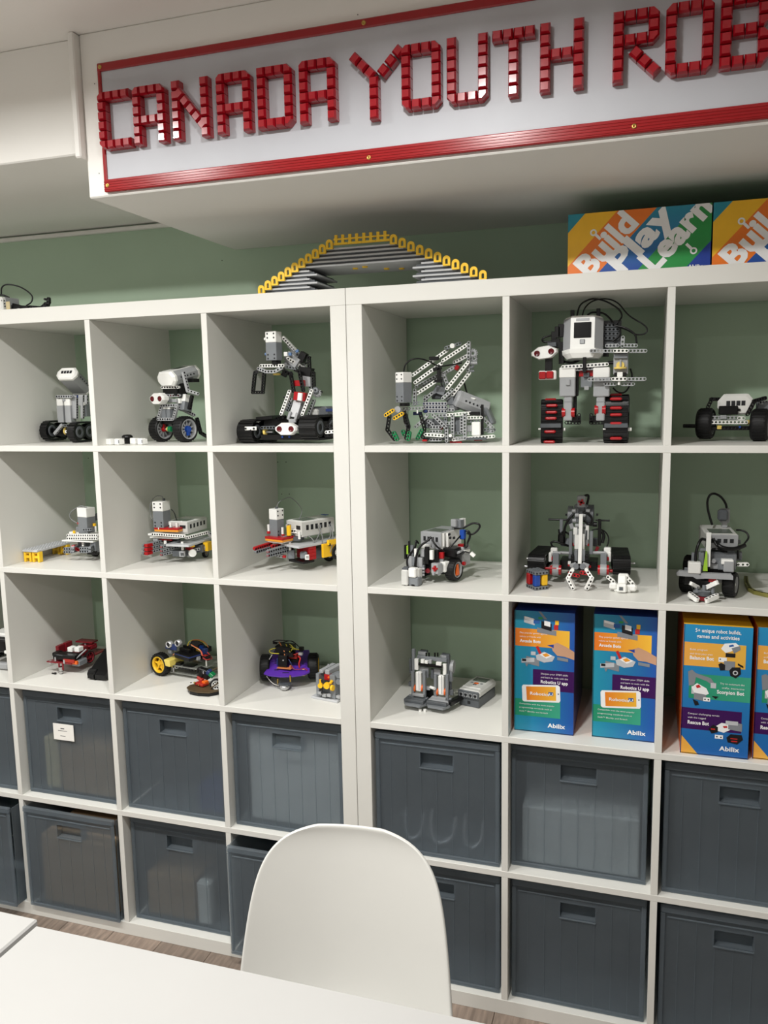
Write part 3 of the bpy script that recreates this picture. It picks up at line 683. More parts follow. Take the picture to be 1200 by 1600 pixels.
# ---------------- robots: builder ----------------
AX = {'x': V((1, 0, 0)), 'y': V((0, 1, 0)), 'z': V((0, 0, 1))}
class Bot:
    """a thing built from parts; u,v are crop coordinates of the photograph, d is depth in mm behind the thing's own plane Y"""
    def __init__(s, name, label, cat, crop, Y, uv, floor, group=None):
        s.x0, s.y0, s.k = crop; s.Y = Y; s.floor = floor
        b = s.p(*uv); s.t = empty(name, (b.x, b.y, floor)); s.b = V(s.t.location); tag(s.t, label, cat, group); s.objs = []
    def p(s, u, v, d=0): return PT(s.x0+u/s.k, s.y0+v/s.k, s.Y+d/1000)
    def P(s, q): return V(q) if isinstance(q, V) else s.p(*q)
    def add(s, name, mb, mats, par=None, label=None):
        o = mb.build(name, mats, par or s.t, s.b); s.objs.append(o)
        if label: o['label'] = label
        return o
    def box(s, name, m, q, size, yaw=0, pitch=0, roll=0, bev=.8, par=None):
        return s.add(name, MB().box(s.P(q), (size[0]/1000, size[2]/1000, size[1]/1000), rz(yaw, pitch, roll), bev/1000), m, par)
    def beam(s, m, *qs, hole='y', name='beam', w=8.4, inner='hole', par=None, n=None):
        mb = MB(); pts = [s.P(q) for q in qs]; h = hole if isinstance(hole, V) else AX[hole]
        for a, b in zip(pts, pts[1:]): mb.beam(a, b, h, w=w/1000, th=w/1000*.95, n=n)
        return s.add(name, mb, [m, inner], par)
    def cyl(s, name, m, q0, q1, r, r1=None, n=14, par=None):
        return s.add(name, MB().cyl(s.P(q0), s.P(q1), r/1000, None if r1 is None else r1/1000, n), m, par)
    def rod(s, name, m, q, ax, L, r, n=14, par=None):
        c = s.P(q); a = (ax if isinstance(ax, V) else AX[ax]).normalized()*(L/2000)
        return s.add(name, MB().cyl(c-a, c+a, r/1000, None, n), m, par)
    def tube(s, name, m, qs, r, flat=1., par=None):
        return s.add(name, MB().tube([s.P(q) for q in qs], r/1000, 7, 0, flat), m, par)
    def wire(s, m, *qs, r=1.0, name='cable', flat=1.): return s.tube(name, m, qs, r, flat)
    def gear(s, m, q, ax, L, R, n, name='gear'):
        c = s.P(q); a = (ax if isinstance(ax, V) else AX[ax]).normalized(); e0, f0 = perp(a); R /= 1000; L /= 1000
        mb = MB().lathe(c, a, [(R*.28, -L/2), (R*.28, L/2), (R*.82, L/2), (R*.82, -L/2)], 24, closed=True)
        for i in range(n):
            th = 2*math.pi*i/n; e = e0*math.cos(th)+f0*math.sin(th); mb.box(c+e*R*.88, (R*.26, R*.2, L*.9), M((e, a.cross(e), a)).transposed())
        return s.add(name, mb, m)
    def wheel(s, q, ax, R, W, rim='lgrey', hub='lyellow', spokes=6, rr=.68, name='wheel', tread=True):
        """tyre with a dished spoked rim; ax points out of the visible face"""
        c = s.P(q); ax = V(ax).normalized(); R /= 1000; W /= 1000; h = W/2; a, b = perp(ax)
        mb = MB().lathe(c, ax, [(R*rr, -h*.86), (R*.86, -h), (R*.96, -h*.86), (R, -h*.5), (R, h*.5), (R*.96, h*.86), (R*.86, h), (R*rr, h*.86)], 32, closed=True)
        if tread:
            for i in range(24):
                t = 2*math.pi*i/24; e = a*math.cos(t)+b*math.sin(t); f = ax.cross(e)
                mb.box(c+e*R, (.0024, W*.7, R*.06), M((f, ax, e)).transposed())
        o = s.add(name, mb, 'rubber')
        mb = MB().lathe(c, ax, [(R*rr, -h*.8), (R*rr, h*.9), (R*rr*.9, h*.92), (R*rr*.86, h*.4), (R*rr*.86, -h*.7)], 32, closed=True)
        for i in range(spokes):
            t = 2*math.pi*i/spokes; e = a*math.cos(t)+b*math.sin(t); f = ax.cross(e)
            mb.box(c+e*R*rr*.5+ax*h*.25, (R*rr*.95, R*.13, W*.2), M((e, f, ax)).transposed())
        mb.cyl(c-ax*h*.6, c+ax*h*.45, R*.2)
        s.add('wheel_well', MB().cyl(c-ax*h*.55, c-ax*h*.45, R*rr*.87, None, 24), 'rubber', o)
        r = s.add('rim', mb, rim, o)
        s.add('hub', MB().cyl(c+ax*h*.4, c+ax*h*.75, R*.12), hub, o)
        return o
    def track(s, q, L, H, W, yaw=0, pitch=0, links=None, m='lblack', hubs='ldark', pads=None, pad_at=(), taper=0):
        """crawler track; q is its middle, L runs along the thing's depth"""
        c = s.P(q); L, H, W = L/1000, H/1000, W/1000; R = rz(yaw, pitch); r = H/2; ex = R @ V((1, 0, 0)); ey = R @ V((0, 1, 0)); ez = R @ V((0, 0, 1))
        st = max(L-H, .001); per = 2*st + 2*math.pi*r; n = links or max(14, int(per/.0105)); mb = MB()
        def at(q):
            q %= per
            if q < st: return (-st/2+q, r, 0, 1)
            q -= st
            if q < math.pi*r: a = q/r; return (st/2+r*math.sin(a), r*math.cos(a), math.sin(a), math.cos(a))
            q -= math.pi*r
            if q < st: return (st/2-q, -r, 0, -1)
            q -= st; a = q/r; return (-st/2-r*math.sin(a), -r*math.cos(a), -math.sin(a), -math.cos(a))
        seg = per/n
        for i in range(n):
            y, z, ny, nz = at(i*seg); nn = ey*ny+ez*nz; tt = ex.cross(nn); pc = c+ey*y+ez*z
            Rm = M((ex, tt, nn)).transposed()
            mb.box(pc-nn*.002, (W, seg*1.02, .004), Rm, .0004); mb.box(pc+nn*.0007, (W*.96, seg*.45, .0022), Rm, .0004)
        o = s.add('track', mb, m)
        hb = MB()
        for sg in (-1, 1): hb.cyl(c+ey*(sg*st/2)-ex*W*.46, c+ey*(sg*st/2)+ex*W*.46, r*.82)
        hb.box(c, (W*.86, st, H*.5), R)
        s.add('roller', hb, 'lblack', o)
        for sg in (-1, 1): s.add('sprocket', MB().lathe(c+ey*(sg*st/2)+ex*W*.47, ex, [(r*.3, -.001), (r*.3, .001), (r*.6, .001), (r*.6, -.001)], 18, closed=True), hubs, o)
        return o
    def motor(s, q, size, yaw=0, pitch=0, roll=0, cap=.36, m='lmid', dots=True):
        """two-tone servo motor: grey housing, white cap on top, pin holes on the face"""
        c = s.P(q); w, h, d = [x/1000 for x in size]; R = rz(yaw, pitch, roll); up = R @ V((0, 0, 1)); fr = R @ V((0, -1, 0)); rt = R @ V((1, 0, 0))
        o = s.add('motor', MB().box(c-up*h*cap/2, (w, d, h*(1-cap)), R, .001), m)
        mb = MB().box(c+up*h*(1-cap)/2, (w*1.01, d*1.01, h*cap), R, .0012)
        s.add('motor_cap', mb, 'lwhite', o)
        if dots:
            mb = MB()
            for sx in (-.3, .3):
                for z in (.42, .28, -.3, -.43):
                    pc = c+rt*sx*w+up*z*h+fr*d/2; mb.cyl(pc-fr*.001, pc+fr*.0006, w*.075, None, 8)
            s.add('pin_hole', mb, 'hole', o)
        return o
    def eyes(s, q, size, yaw=0, pitch=0, roll=0, pupil='eye_red', back='lmid'):
        """white hexagonal distance sensor with two round eyes"""
        c = s.P(q); w, h, d = [x/1000 for x in size]; R = rz(yaw, pitch, roll); ex, ez, fr = R @ V((1, 0, 0)), R @ V((0, 0, 1)), R @ V((0, -1, 0))
        hx = [(-.5, -.12), (-.5, .14), (-.2, .5), (.2, .5), (.5, .14), (.5, -.12), (.24, -.5), (-.24, -.5)]; pl = [(x*w, z*h) for x, z in hx]
        mb = MB().prism(pl, c-fr*d*.5, ex, ez, d*.75); mb.prism(pl, c+fr*d*.25, ex, ez, d*.25, taper=.9)
        o = s.add('sensor', mb, 'lwhite')
        for sx in (-.27, .27):
            e = c+ex*w*sx+fr*d*.5; r = h*.19
            k = s.add('eye', MB().lathe(e, fr, [(r*1.25, -.001), (r*1.2, .0016), (r, .0018), (r*.8, .0008), (0, .001)], 20), pupil, o)
        s.add('sensor_back', MB().box(c-fr*d*.75, (w*.5, d*.6, h*.6), R, .001), back, o)
        return o
    def ctrl(s, q, w, h, l, yaw=0, pitch=0, roll=0, screen=True, ports='front', body='lgrey', cap='lwhite'):
        """chamfered controller brick: eight-sided body along its depth, white end caps, screen on top, ports"""
        c = s.P(q); w, h, l = w/1000, h/1000, l/1000; R = rz(yaw, pitch, roll); ex, ey, ez = R @ V((1, 0, 0)), R @ V((0, 1, 0)), R @ V((0, 0, 1))
        oc = [(-.5, -.16), (-.5, .16), (-.33, .5), (.33, .5), (.5, .16), (.5, -.16), (.33, -.5), (-.33, -.5)]; pl = [(x*w, z*h) for x, z in oc]
        o = s.add('controller_brick', MB().prism(pl, c+ey*l*.42, ex, ez, l*.84), body)
        mb = MB().prism([(x*1.03, z*1.03) for x, z in pl], c-ey*l*.40, ex, ez, l*.07); mb.prism([(x*1.03, z*1.03) for x, z in pl], c-ey*l*.47, ex, ez, l*.05, taper=.82)
        s.add('end_cap', mb, cap, o)
        mb = MB().prism([(x*1.03, z*1.03) for x, z in pl], c+ey*l*.47, ex, ez, l*.07); mb.prism([(x*1.03, z*1.03) for x, z in pl], c+ey*l*.47, ex, ez, -l*.04, taper=.82)
        s.add('end_cap', mb, cap, o)
        s.add('top_cover', MB().box(c+ez*h*.5, (w*.62, l*.8, .0024), R, .001), cap, o)
        if screen: s.add('screen', MB().box(c+ez*(h*.5+.0012)+ey*l*.06, (w*.42, l*.36, .0012), R), 'screen', o)
        mb = MB()
        if ports == 'front':
            for k in range(4): mb.box(c-ey*l*.52+ex*w*(-.21+.14*k)+ez*h*.06, (w*.11, .0012, h*.24), R)
        for k in range(5):
            pc = c+ex*w*.5+ey*l*(-.25+.12*k); mb.cyl(pc-ex*.002, pc+ex*.0006, .0026, None, 8)
        s.add('port', mb, 'hole', o)
        return o
    def brick(s, q, w, h, l, yaw=0, pitch=0, face='lgrey', body='lwhite', top='lgrey', windows=0, nport=4):
        """boxy controller brick: body, front plate with ports, screen on top"""
        c = s.P(q); w, h, l = w/1000, h/1000, l/1000; R = rz(yaw, pitch); ex, ey, ez = R @ V((1, 0, 0)), R @ V((0, 1, 0)), R @ V((0, 0, 1))
        o = s.add('controller_brick', MB().box(c, (w, l, h), R, .002), body)
        s.add('front_plate', MB().box(c-ey*l*.5+ez*h*.08, (w*1.01, .004, h*.86), R, .001), face, o)
        s.add('top_plate', MB().box(c+ez*h*.5, (w*.96, l*.96, .002), R, .001), top, o)
        s.add('screen', MB().box(c+ez*(h*.5+.001)-ey*l*.18, (w*.72, l*.42, .0012), R), 'lcd', o)
        for k in range(nport): s.add('port', MB().box(c-ey*(l*.5+.002)+ex*w*(-.3+.6*k/max(1, nport-1))+ez*h*.12, (w*.12 if nport > 2 else w*.26, .0012, h*.26), R), 'hole', o)
        for k in range(windows): s.add('port', MB().box(c+ex*w*.5+ey*l*(-.34+.68*k/max(1, windows-1))+ez*h*.1, (.0012, l*.075, h*.34), R), 'hole', o)
        return o
    def done(s):
        lo = min((v.co.z for o in s.objs for v in o.data.vertices))
        s.t.location.z = s.floor - lo + .0002
        return s.t
Z4, Z3, Z2 = cellz(4), cellz(3), cellz(2)

# ---- tracked robot with tilted head (top row, third cell from the seam)
t = Bot('tracked_robot', 'grey tracked toy robot with white tilted head, partly hidden by the divider', 'toy robot', (60, 560, 11.43), .19, (550, 1480), Z4)
t.track((290, 1310, 30), 105, 58, 24); t.track((775, 1335, 0), 105, 58, 24)
t.box('chassis', 'lblack', (560, 1330, 30), (70, 22, 60))
t.beam('lgrey', (300, 1365, -15), (420, 1220, -15), hole='x'); t.beam('lgrey', (420, 1220, -15), (540, 1225, 10), hole='x')
t.rod('gear', 'lpale_yellow', (500, 1320, 5), 'x', 4, 12); t.beam('lwhite', (480, 1330, 0), (570, 1330, 0), hole='y')
for u in (435, 568): t.motor((u, 955, 10), (21, 72, 24), cap=.3, m='lgrey', dots=False)
t.rod('axle', 'lgrey', (460, 765, -4), 'y', 4, 4)
t.beam('lgrey', (345, 705, -4), (600, 705, -4)); t.beam('lgrey', (360, 740, 4), (375, 1090, 4), hole='x')
for u, v0, v1, m in ((635, 700, 1080, 'lgrey'), (675, 710, 1080, 'lgrey'), (750, 700, 850, 'lgrey'), (790, 700, 1080, 'lgrey'), (862, 700, 820, 'lgrey')): t.beam(m, (u, v0, 10), (u, v1, 10), hole='x')
t.box('connector', 'pcb_blue', (690, 705, 14), (16, 8, 10)); t.box('panel', 'lwhite', (810, 830, 14), (10, 10, 10)); t.box('panel', 'lmid', (850, 930, 30), (22, 44, 26))
t.ctrl((650, 440, 30), 66, 40, 92, pitch=-32, yaw=6, screen=False, body='lgrey')
t.done()

# ---- two-wheeled balancing robot
t = Bot('balancing_robot', 'two-wheeled toy robot with white head and red-eyed white sensor', 'toy robot', (220, 560, 10), .17, (540, 1320), Z4)
n = V((.966, -.259, 0)); f = V((-.259, -.966, 0)); yw = -15
cR = t.p(765, 1125) - n*.018; cL = cR - n*.098
t.wheel(cR, n, 36, 36, hub='lyellow', spokes=10, rr=.8); t.wheel(cL, n, 36, 36, spokes=10, hub='lred', rr=.8)
t.add('hub_gear', MB().cyl(cR+n*.004, cR+n*.016, .011, .009, 10).box(cR+n*.012+V((0, 0, -.012)), (.006, .012, .012)), 'lblue')
t.add('hub_gear', MB().cyl(cL+n*.01, cL+n*.018, .009, .006, 8).box(cL+n*.014+V((0, 0, .012)), (.006, .008, .014)), 'lred')
t.cyl('axle', 'lgrey', cL, cR, 2.6); mid = (cL+cR)/2; t.add('gear', MB().cyl(mid-n*.004+f*.01, mid+n*.006+f*.01, .009, .007, 12), 'lgreen'); t.add('bush', MB().cyl(mid-n*.012+f*.01, mid-n*.005+f*.01, .006), 'lpale_yellow')
for a, b in (((280, 970), (505, 970)), ((335, 760), (285, 950)), ((570, 765), (522, 955)), ((335, 760), (565, 750))): t.beam('lgrey', (*a, -8), (*b, -8), hole=f)
t.motor((400, 880, 4), (16, 42, 24), yaw=yw, m='lmid', cap=.2, dots=False); t.motor((475, 880, 4), (14, 42, 24), yaw=yw, cap=.2, dots=False)
t.box('chassis', 'lblack', (500, 1010, 24), (52, 12, 40), yaw=yw)
t.eyes((285, 650, -22), (56, 32, 22), yaw=yw); t.box('arm', 'lgrey', (505, 680, 0), (36, 10, 10), yaw=yw); t.box('panel', 'lwhite', (600, 685, 4), (16, 14, 12), yaw=yw)
t.motor((700, 720, 20), (26, 46, 32), yaw=yw, pitch=-14, cap=.45, m='lmid', dots=False)
t.beam('lwhite', (345, 472, -4), (590, 470, -4), hole=f); t.beam('lgrey', (400, 600, -2), (600, 597, -2), hole=f, inner='lred')
t.box('neck', 'lblack', (500, 540, 10), (56, 24, 24), yaw=yw); t.box('neck', 'lblack', (650, 520, 14), (10, 40, 30), yaw=yw)
t.ctrl((600, 290, 28), 70, 40, 104, yaw=yw, pitch=12, ports='')
t.beam('lgrey', (668, 250, -10), (738, 530, -10), (890, 578, 4), hole=n); t.beam('lgrey', (590, 785, 0), (830, 905, 40), hole=n)
t.box('battery_cover', 'lblack', (815, 365, 30), (26, 10, 26), yaw=yw)
t.beam('lblack', (800, 615, 10), (762, 800, 10), hole=n); t.beam('lblack', (880, 965, 30), (935, 1180, 34), (1045, 1250, 50), hole=n)
t.done()
# loose white bricks beside it
for k, (u, v, w, lab) in enumerate(((185, 290, 10, 'small white toy brick nearest the divider, on the top row shelf'), (375, 280, 10, 'small white toy brick with a square hole, second from the divider'), (750, 250, 12, 'small white toy brick lying behind, next to the black tyre'), (920, 270, 10, 'small white ribbed toy brick closest to the wheel'))):
    t = Bot('toy_brick', lab, 'toy brick', (160, 670, 15), (.045, .048, .075, .055)[k], (u, 370), Z4, 'loose white bricks')
    t.box('block', 'lwhite', (u, v, 0), (w*1.9, 17, 16), yaw=-18, bev=2)
    t.box('rib', 'lwhite', (u+72, v-2, 3), (5, 14, 15), yaw=-18, bev=.8)
    if k in (1, 3): t.box('socket', 'lmid', (u-12, v, -8.2), (8, 8, 1.4), yaw=-18, bev=.2)
    t.done()
t = Bot('toy_hat_piece', 'small black mushroom-shaped toy piece between the white bricks', 'toy piece', (160, 670, 15), .10, (590, 310), Z4)
b = t.p(590, 310); b.z = Z4
t.add('stem', MB().cyl(b, b+V((0, 0, .018)), .008), 'lblack'); t.add('cap', MB().lathe(b+V((0, 0, .017)), (0, 0, 1), [(.015, 0), (.015, .004), (.011, .008), (0, .009)], 18), 'lblack'); t.done()

# ---- tracked robot with grabber arm
t = Bot('grabber_robot', 'black tracked toy robot with raised arm and hanging black claw', 'toy robot', (370, 510, 7.5), .11, (590, 1390), Z4)
t.track((265, 1250, 50), 150, 60, 48, yaw=-6); t.track((960, 1210, 30), 130, 62, 50, yaw=-6)
t.box('track_guard', 'lwhite', (165, 1225, -26), (34, 10, 4)); t.box('track_guard', 'ldark', (420, 1215, -10), (16, 10, 4)); t.box('track_cover', 'lblack', (375, 1100, 40), (48, 10, 60), roll=-4)
for u in (105, 200): t.rod('pin', 'hole', (u, 1225, -29), 'y', 3, 2.6)
t.box('chassis', 'lblack', (590, 1320, 20), (120, 14, 70)); t.box('chassis', 'lblack', (600, 1170, 60), (110, 30, 70))
for u in (537, 618): t.rod('pin', 'lblue', (u, 1325, -16), 'y', 4, 2.6)
t.eyes((590, 1230, -24), (63, 32, 22), yaw=-2)
for u in (335, 815): t.rod('gear', 'lpale_yellow', (u, 1260, -8), 'x', 6, 10); t.rod('axle', 'lgrey', (u+(45 if u < 500 else -45), 1265, -8), 'x', 20, 3)
for a, b, d in (((525, 1055), (622, 790), 0), ((772, 1060), (880, 785), 0), ((825, 1120), (905, 900), 30), ((585, 1000), (640, 880), 25)): t.beam('lwhite' if d == 0 else 'lgrey', (*a, d), (*b, d))
t.motor((715, 980, 18), (24, 60, 24), pitch=-18, roll=12, cap=.25, m='lgrey', dots=False)
t.box('fork', 'lgrey', (620, 1075, 0), (7, 22, 10), roll=20); t.box('fork', 'lgrey', (700, 1090, 0), (7, 22, 10), roll=20); t.box('fork', 'lgrey', (655, 1135, -4), (20, 10, 8))
t.box('joint', 'lred', (745, 850, 8), (32, 22, 16), roll=8); t.box('joint', 'lwhite', (745, 855, -2), (12, 20, 10), roll=8)
t.beam('lblack', (632, 575, 4), (668, 790, 4)); t.beam('lblack', (735, 560, 4), (780, 780, 4)); t.box('joint', 'lred', (740, 695, 14), (28, 15, 12)); t.box('panel', 'lgrey', (835, 660, 30), (22, 34, 20))
t.beam('lblack', (900, 575, 20), (905, 740, 20)); t.gear('lgrey', (945, 810, 20), 'y', 6, 12, 12); t.gear('lmid', (925, 780, 14), 'y', 6, 9, 12); t.rod('axle', 'lblack', (985, 800, 20), 'x', 8, 2.5); t.rod('axle', 'lblack', (570, 855, 0), 'x', 10, 2.5)
t.beam('lwhite', (550, 165, 0), (712, 335, 40)); t.beam('lgrey', (610, 250, 20), (810, 450, 60)); t.beam('lwhite', (600, 400, 0), (790, 520, 40))
t.box('arm_body', 'lgrey', (665, 420, 26), (40, 26, 26), roll=38); t.box('connector', 'pin_blue', (710, 320, 20), (9, 7, 7), roll=-20); t.box('connector', 'lwhite', (580, 355, -4), (10, 11, 10)); t.box('connector', 'pin_blue', (628, 355, -4), (8, 8, 8))
t.box('linkage', 'lblack', (775, 390, 30), (18, 26, 20), roll=30); t.beam('lblack', (845, 395, 30), (855, 530, 30)); t.box('linkage', 'lblack', (815, 560, 30), (36, 22, 24), roll=10); t.beam('lblack', (790, 395, 30), (850, 395, 30))
t.motor((435, 262, -10), (32, 74, 30), cap=.38, yaw=-6)
for u, v, m in ((345, 178, 'lwhite'), (355, 356, 'pin_blue')): t.rod('pin', m, (u, v, -6), 'x', 10, 4)
t.rod('turntable', 'lblack', (465, 455, -6), 'z', 10, 12); t.beam('lgrey', (262, 526, -26), (345, 560, -30), (450, 560, -30), (525, 520, -26), inner='hole'); t.beam('lwhite', (290, 492, -10), (545, 490, -10)); t.rod('gear', 'lpale_yellow', (470, 590, -10), 'z', 5, 10)
for q in (((215, 575, -26), (193, 785, -26)), ((322, 585, -20), (308, 785, -20)), ((190, 803, -24), (310, 803, -22)), ((215, 570, -26), (300, 545, -20)), ((545, 540, -10), (640, 600, 0))): t.beam('lblack', *q)
t.box('claw_pad', 'lblack', (560, 590, -4), (14, 12, 10), roll=30)
t.box('controller_brick', 'lmid', (1000, 1040, 90), (52, 34, 60), bev=6); t.box('end_cap', 'lwhite', (930, 1060, 60), (18, 30, 30), bev=5)
t.beam('lwhite', (1055, 1270, -26), (1135, 1262, -26)); t.beam('lmid', (640, 930, 20), (600, 1010, 20)); t.beam('lmid', (800, 1000, 10), (860, 870, 10)); t.beam('lgrey', (640, 330, 30), (800, 500, 50)); t.beam('lmid', (560, 500, 10), (700, 520, 20)); t.beam('lblack', (560, 560, 0), (640, 590, 0)); t.beam('lblack', (690, 540, 20), (760, 570, 20)); t.beam('lgrey', (860, 640, 30), (870, 780, 30)); t.box('motor', 'lgrey', (640, 470, 30), (30, 20, 24), roll=36, bev=2); t.beam('lblack', (560, 1090, 10), (480, 1110, 20)); t.beam('lblack', (750, 1110, 0), (830, 1150, 10)); t.beam('ldark', (300, 1215, -20), (440, 1215, -14), inner='lblack'); t.beam('ldark', (740, 1225, -20), (800, 1225, -20), inner='lblack'); t.beam('lblack', (1050, 1200, -24), (1120, 1195, -24)); t.beam('lblack', (1050, 1310, -24), (1130, 1300, -24)); t.box('circuit', 'pcb_blue', (1090, 1010, 40), (20, 8, 10))
t.done()

# ---- crane arm robot with three black fingers
t = Bot('crane_robot', 'grey toy crane robot with long white beams and three black claw fingers', 'toy robot', (590, 520, 6), .125, (650, 1040), Z4)
D = -62
for q in (((112, 800, D), (92, 930, D), (160, 1020, D)), ((262, 790, D+16), (292, 900, D+16), (268, 1010, D+16)), ((405, 790, D+40), (440, 920, D+40), (425, 1000, D+40)), ((250, 750, D+30), (262, 850, D+24), (280, 900, D+20))): t.beam('lblack', *q, name='finger')
for q in (((155, 960, D-2), (185, 1020, D-2)), ((300, 960, D+14), (290, 1020, D+14)), ((415, 935, D+38), (375, 1010, D+38)), ((240, 945, D+30), (250, 975, D+30))): t.beam('lgreen', *q, name='finger_pad', w=9)
t.beam('lyellow', (80, 792, D-8), (145, 750, D-8), w=9, name='knuckle'); t.beam('lyellow', (162, 822, D+4), (232, 780, D+4), w=9, name='knuckle')
t.motor((245, 535, -46), (26, 74, 32), yaw=-26, cap=.34); t.rod('turntable', 'lblack', (255, 695, -46), 'z', 8, 13); t.rod('gear', 'lgrey', (190, 740, D), 'y', 6, 8, 10)
t.beam('lgrey', (235, 735, -40), (420, 728, -20)); t.box('joint', 'pcb_blue', (375, 778, -10), (22, 8, 8)); t.box('joint', 'pcb_blue', (452, 757, -10), (9, 7, 8)); t.rod('pin', 'lwhite', (373, 762, -30), 'z', 8, 2); t.beam('lgrey', (350, 560, -26), (350, 690, -26)); t.beam('lmid', (325, 690, -30), (385, 680, -26))
for q, m in ((((330, 420, 10), (650, 188, 40)), 'lwhite'), (((352, 490, -16), (598, 312, 10)), 'lwhite'), (((612, 285, 0), (840, 135, 20)), 'lwhite'), (((362, 530, 14), (600, 400, 40)), 'lgrey'), (((352, 605, -16), (552, 472, 6)), 'lwhite'), (((720, 300, 30), (845, 235, 40)), 'lwhite'), (((652, 545, 0), (848, 300, 10)), 'lwhite'), (((705, 602, 16), (862, 398, 26)), 'lwhite'), (((600, 430, 40), (830, 240, 50)), 'lgrey'), (((600, 420, 20), (720, 345, 30)), 'lgrey'), (((640, 165, 30), (770, 125, 40)), 'lmid')): t.beam(m, *q)
t.rod('bush', 'lwhite', (705, 145, 20), 'y', 14, 6); t.beam('lgrey', (858, 115, 16), (855, 250, 16)); t.beam('lgrey', (858, 250, 22), (850, 380, 22))
t.gear('lgrey', (895, 215, 24), 'y', 6, 12, 14); t.gear('lgrey', (905, 265, 28), 'y', 6, 9, 12); t.gear('lmid', (880, 330, 24), 'y', 6, 8, 12); t.rod('axle', 'lgrey', (905, 305, 20), 'x', 16, 4); t.rod('axle', 'lmid', (880, 380, 24), 'x', 14, 3)
t.box('clamp', 'lblack', (575, 415, -18), (9, 32, 8)); t.box('clamp', 'lblack', (560, 358, -18), (22, 8, 8), roll=-12); t.box('clamp', 'lblack', (570, 472, -18), (20, 8, 8)); t.box('clamp', 'lblack', (530, 262, 10), (24, 9, 9))
t.wire('lblack', (245, 388, -40), (262, 320, -40), (320, 272, -36), (400, 265, -28), (480, 290, -20), (545, 325, -14), (600, 335, -10), (700, 320, 0), (790, 305, 10), r=1.8)
t.wire('lblack', (800, 440, 40), (825, 540, 50), (855, 645, 50), r=2.2)
t.beam('lgrey', (620, 410, 20), (655, 500, 20)); t.beam('lmid', (600, 440, 30), (620, 560, 30)); t.box('upright', 'lmid', (590, 560, 24), (28, 20, 20), roll=20); t.beam('lgrey', (445, 645, 0), (510, 590, 0)); t.beam('lgrey', (610, 640, 0), (700, 560, 10)); t.box('joint', 'lred', (745, 350, 30), (10, 12, 10), roll=30); t.box('upright', 'lmid', (690, 660, 30), (18, 20, 30))
for v in (685, 720, 757): t.beam('lgrey', (440, v, -8), (640, v, -8), inner='lblue')
t.box('plate', 'lmid', (540, 720, 4), (60, 26, 6)); t.beam('lgrey', (570, 795, -6), (690, 795, -6)); t.beam('lgrey', (650, 740, 0), (710, 745, 0))
t.ctrl((870, 690, 40), 62, 40, 86, yaw=-62, pitch=-22, screen=False, body='lgrey', cap='lgrey', ports='')
t.box('end_cap', 'lmid', (1055, 800, 44), (10, 46, 46), roll=-24, bev=4); t.box('cover', 'lwhite', (850, 640, 28), (44, 4, 30), pitch=-14, roll=10, bev=2)
for q, m in ((((455, 975, -30), (612, 985, -30)), 'lwhite'), (((712, 1022, -12), (1085, 992, 10)), 'lwhite'), (((660, 792, -10), (865, 775, 0)), 'lwhite'), (((830, 818, 0), (970, 815, 6)), 'lwhite'), (((505, 905, -20), (590, 905, -20)), 'lgrey'), (((505, 945, -20), (590, 945, -20)), 'lgrey'), (((505, 1022, -20), (590, 1022, -20)), 'lgrey'), (((705, 805, -12), (705, 1010, -12)), 'lgrey'), (((820, 790, -8), (820, 1005, -8)), 'lgrey'), (((790, 810, -8), (790, 950, -8)), 'lgrey'), (((520, 790, -22), (648, 915, -22), (650, 1035, -22)), 'lgrey'), (((360, 900, -20), (410, 860, -20)), 'lgrey'), (((465, 795, -14), (400, 870, -18)), 'lgrey'), (((1040, 905, 20), (1080, 905, 20)), 'lgrey'), (((1040, 945, 20), (1080, 945, 20)), 'lgrey'), (((990, 820, 20), (1060, 890, 24)), 'lgrey'), (((740, 1010, -12), (820, 1010, -10)), 'lgrey')): t.beam(m, *q)
t.box('motor', 'lwhite', (930, 920, 10), (22, 34, 24), bev=2); t.box('motor', 'lgrey', (868, 918, 8), (14, 16, 20), bev=2); t.box('motor', 'lmid', (760, 880, 20), (26, 36, 30), bev=2); t.box('post', 'lblack', (982, 835, 10), (6, 74, 8)); t.box('bar', 'lblack', (910, 778, 0), (26, 8, 8))
t.box('base_plate', 'ldark', (740, 1010, 20), (160, 6, 60)); t.box('foot', 'lred', (445, 1030, -20), (12, 5, 12)); t.box('foot', 'lred', (735, 1045, -4), (30, 4, 10)); t.box('foot', 'lred', (945, 1025, 10), (20, 4, 10)); t.rod('pin', 'lwhite', (683, 985, -26), 'y', 6, 4); t.box('joint', 'lred', (595, 910, -10), (10, 9, 10))
for q, m in ((((400, 450, 30), (560, 350, 50)), 'lmid'), (((420, 520, 20), (560, 440, 40)), 'lmid'), (((560, 540, 30), (640, 600, 30)), 'lgrey'), (((470, 620, 10), (560, 560, 20)), 'lmid'), (((450, 660, 6), (450, 620, 6)), 'lgrey'), (((640, 640, 10), (760, 560, 30)), 'lgrey'), (((560, 820, -10), (700, 930, -6)), 'lmid'), (((640, 800, -4), (640, 960, -4)), 'lmid'), (((860, 850, 6), (960, 845, 10)), 'lmid'), (((740, 960, -4), (810, 960, -4)), 'lmid'), (((850, 960, 4), (900, 958, 6)), 'lgrey'), (((1000, 930, 14), (1090, 930, 24)), 'lmid'), (((480, 850, -14), (520, 880, -14)), 'lgrey'), (((600, 870, -10), (690, 870, -10)), 'lgrey')): t.beam(m, *q)
t.box('motor', 'lmid', (520, 870, 10), (40, 24, 24), bev=2); t.box('motor', 'lgrey', (720, 700, 30), (22, 26, 26), bev=2); t.box('motor', 'ldark', (560, 610, 34), (26, 18, 20), bev=2)
t.done()

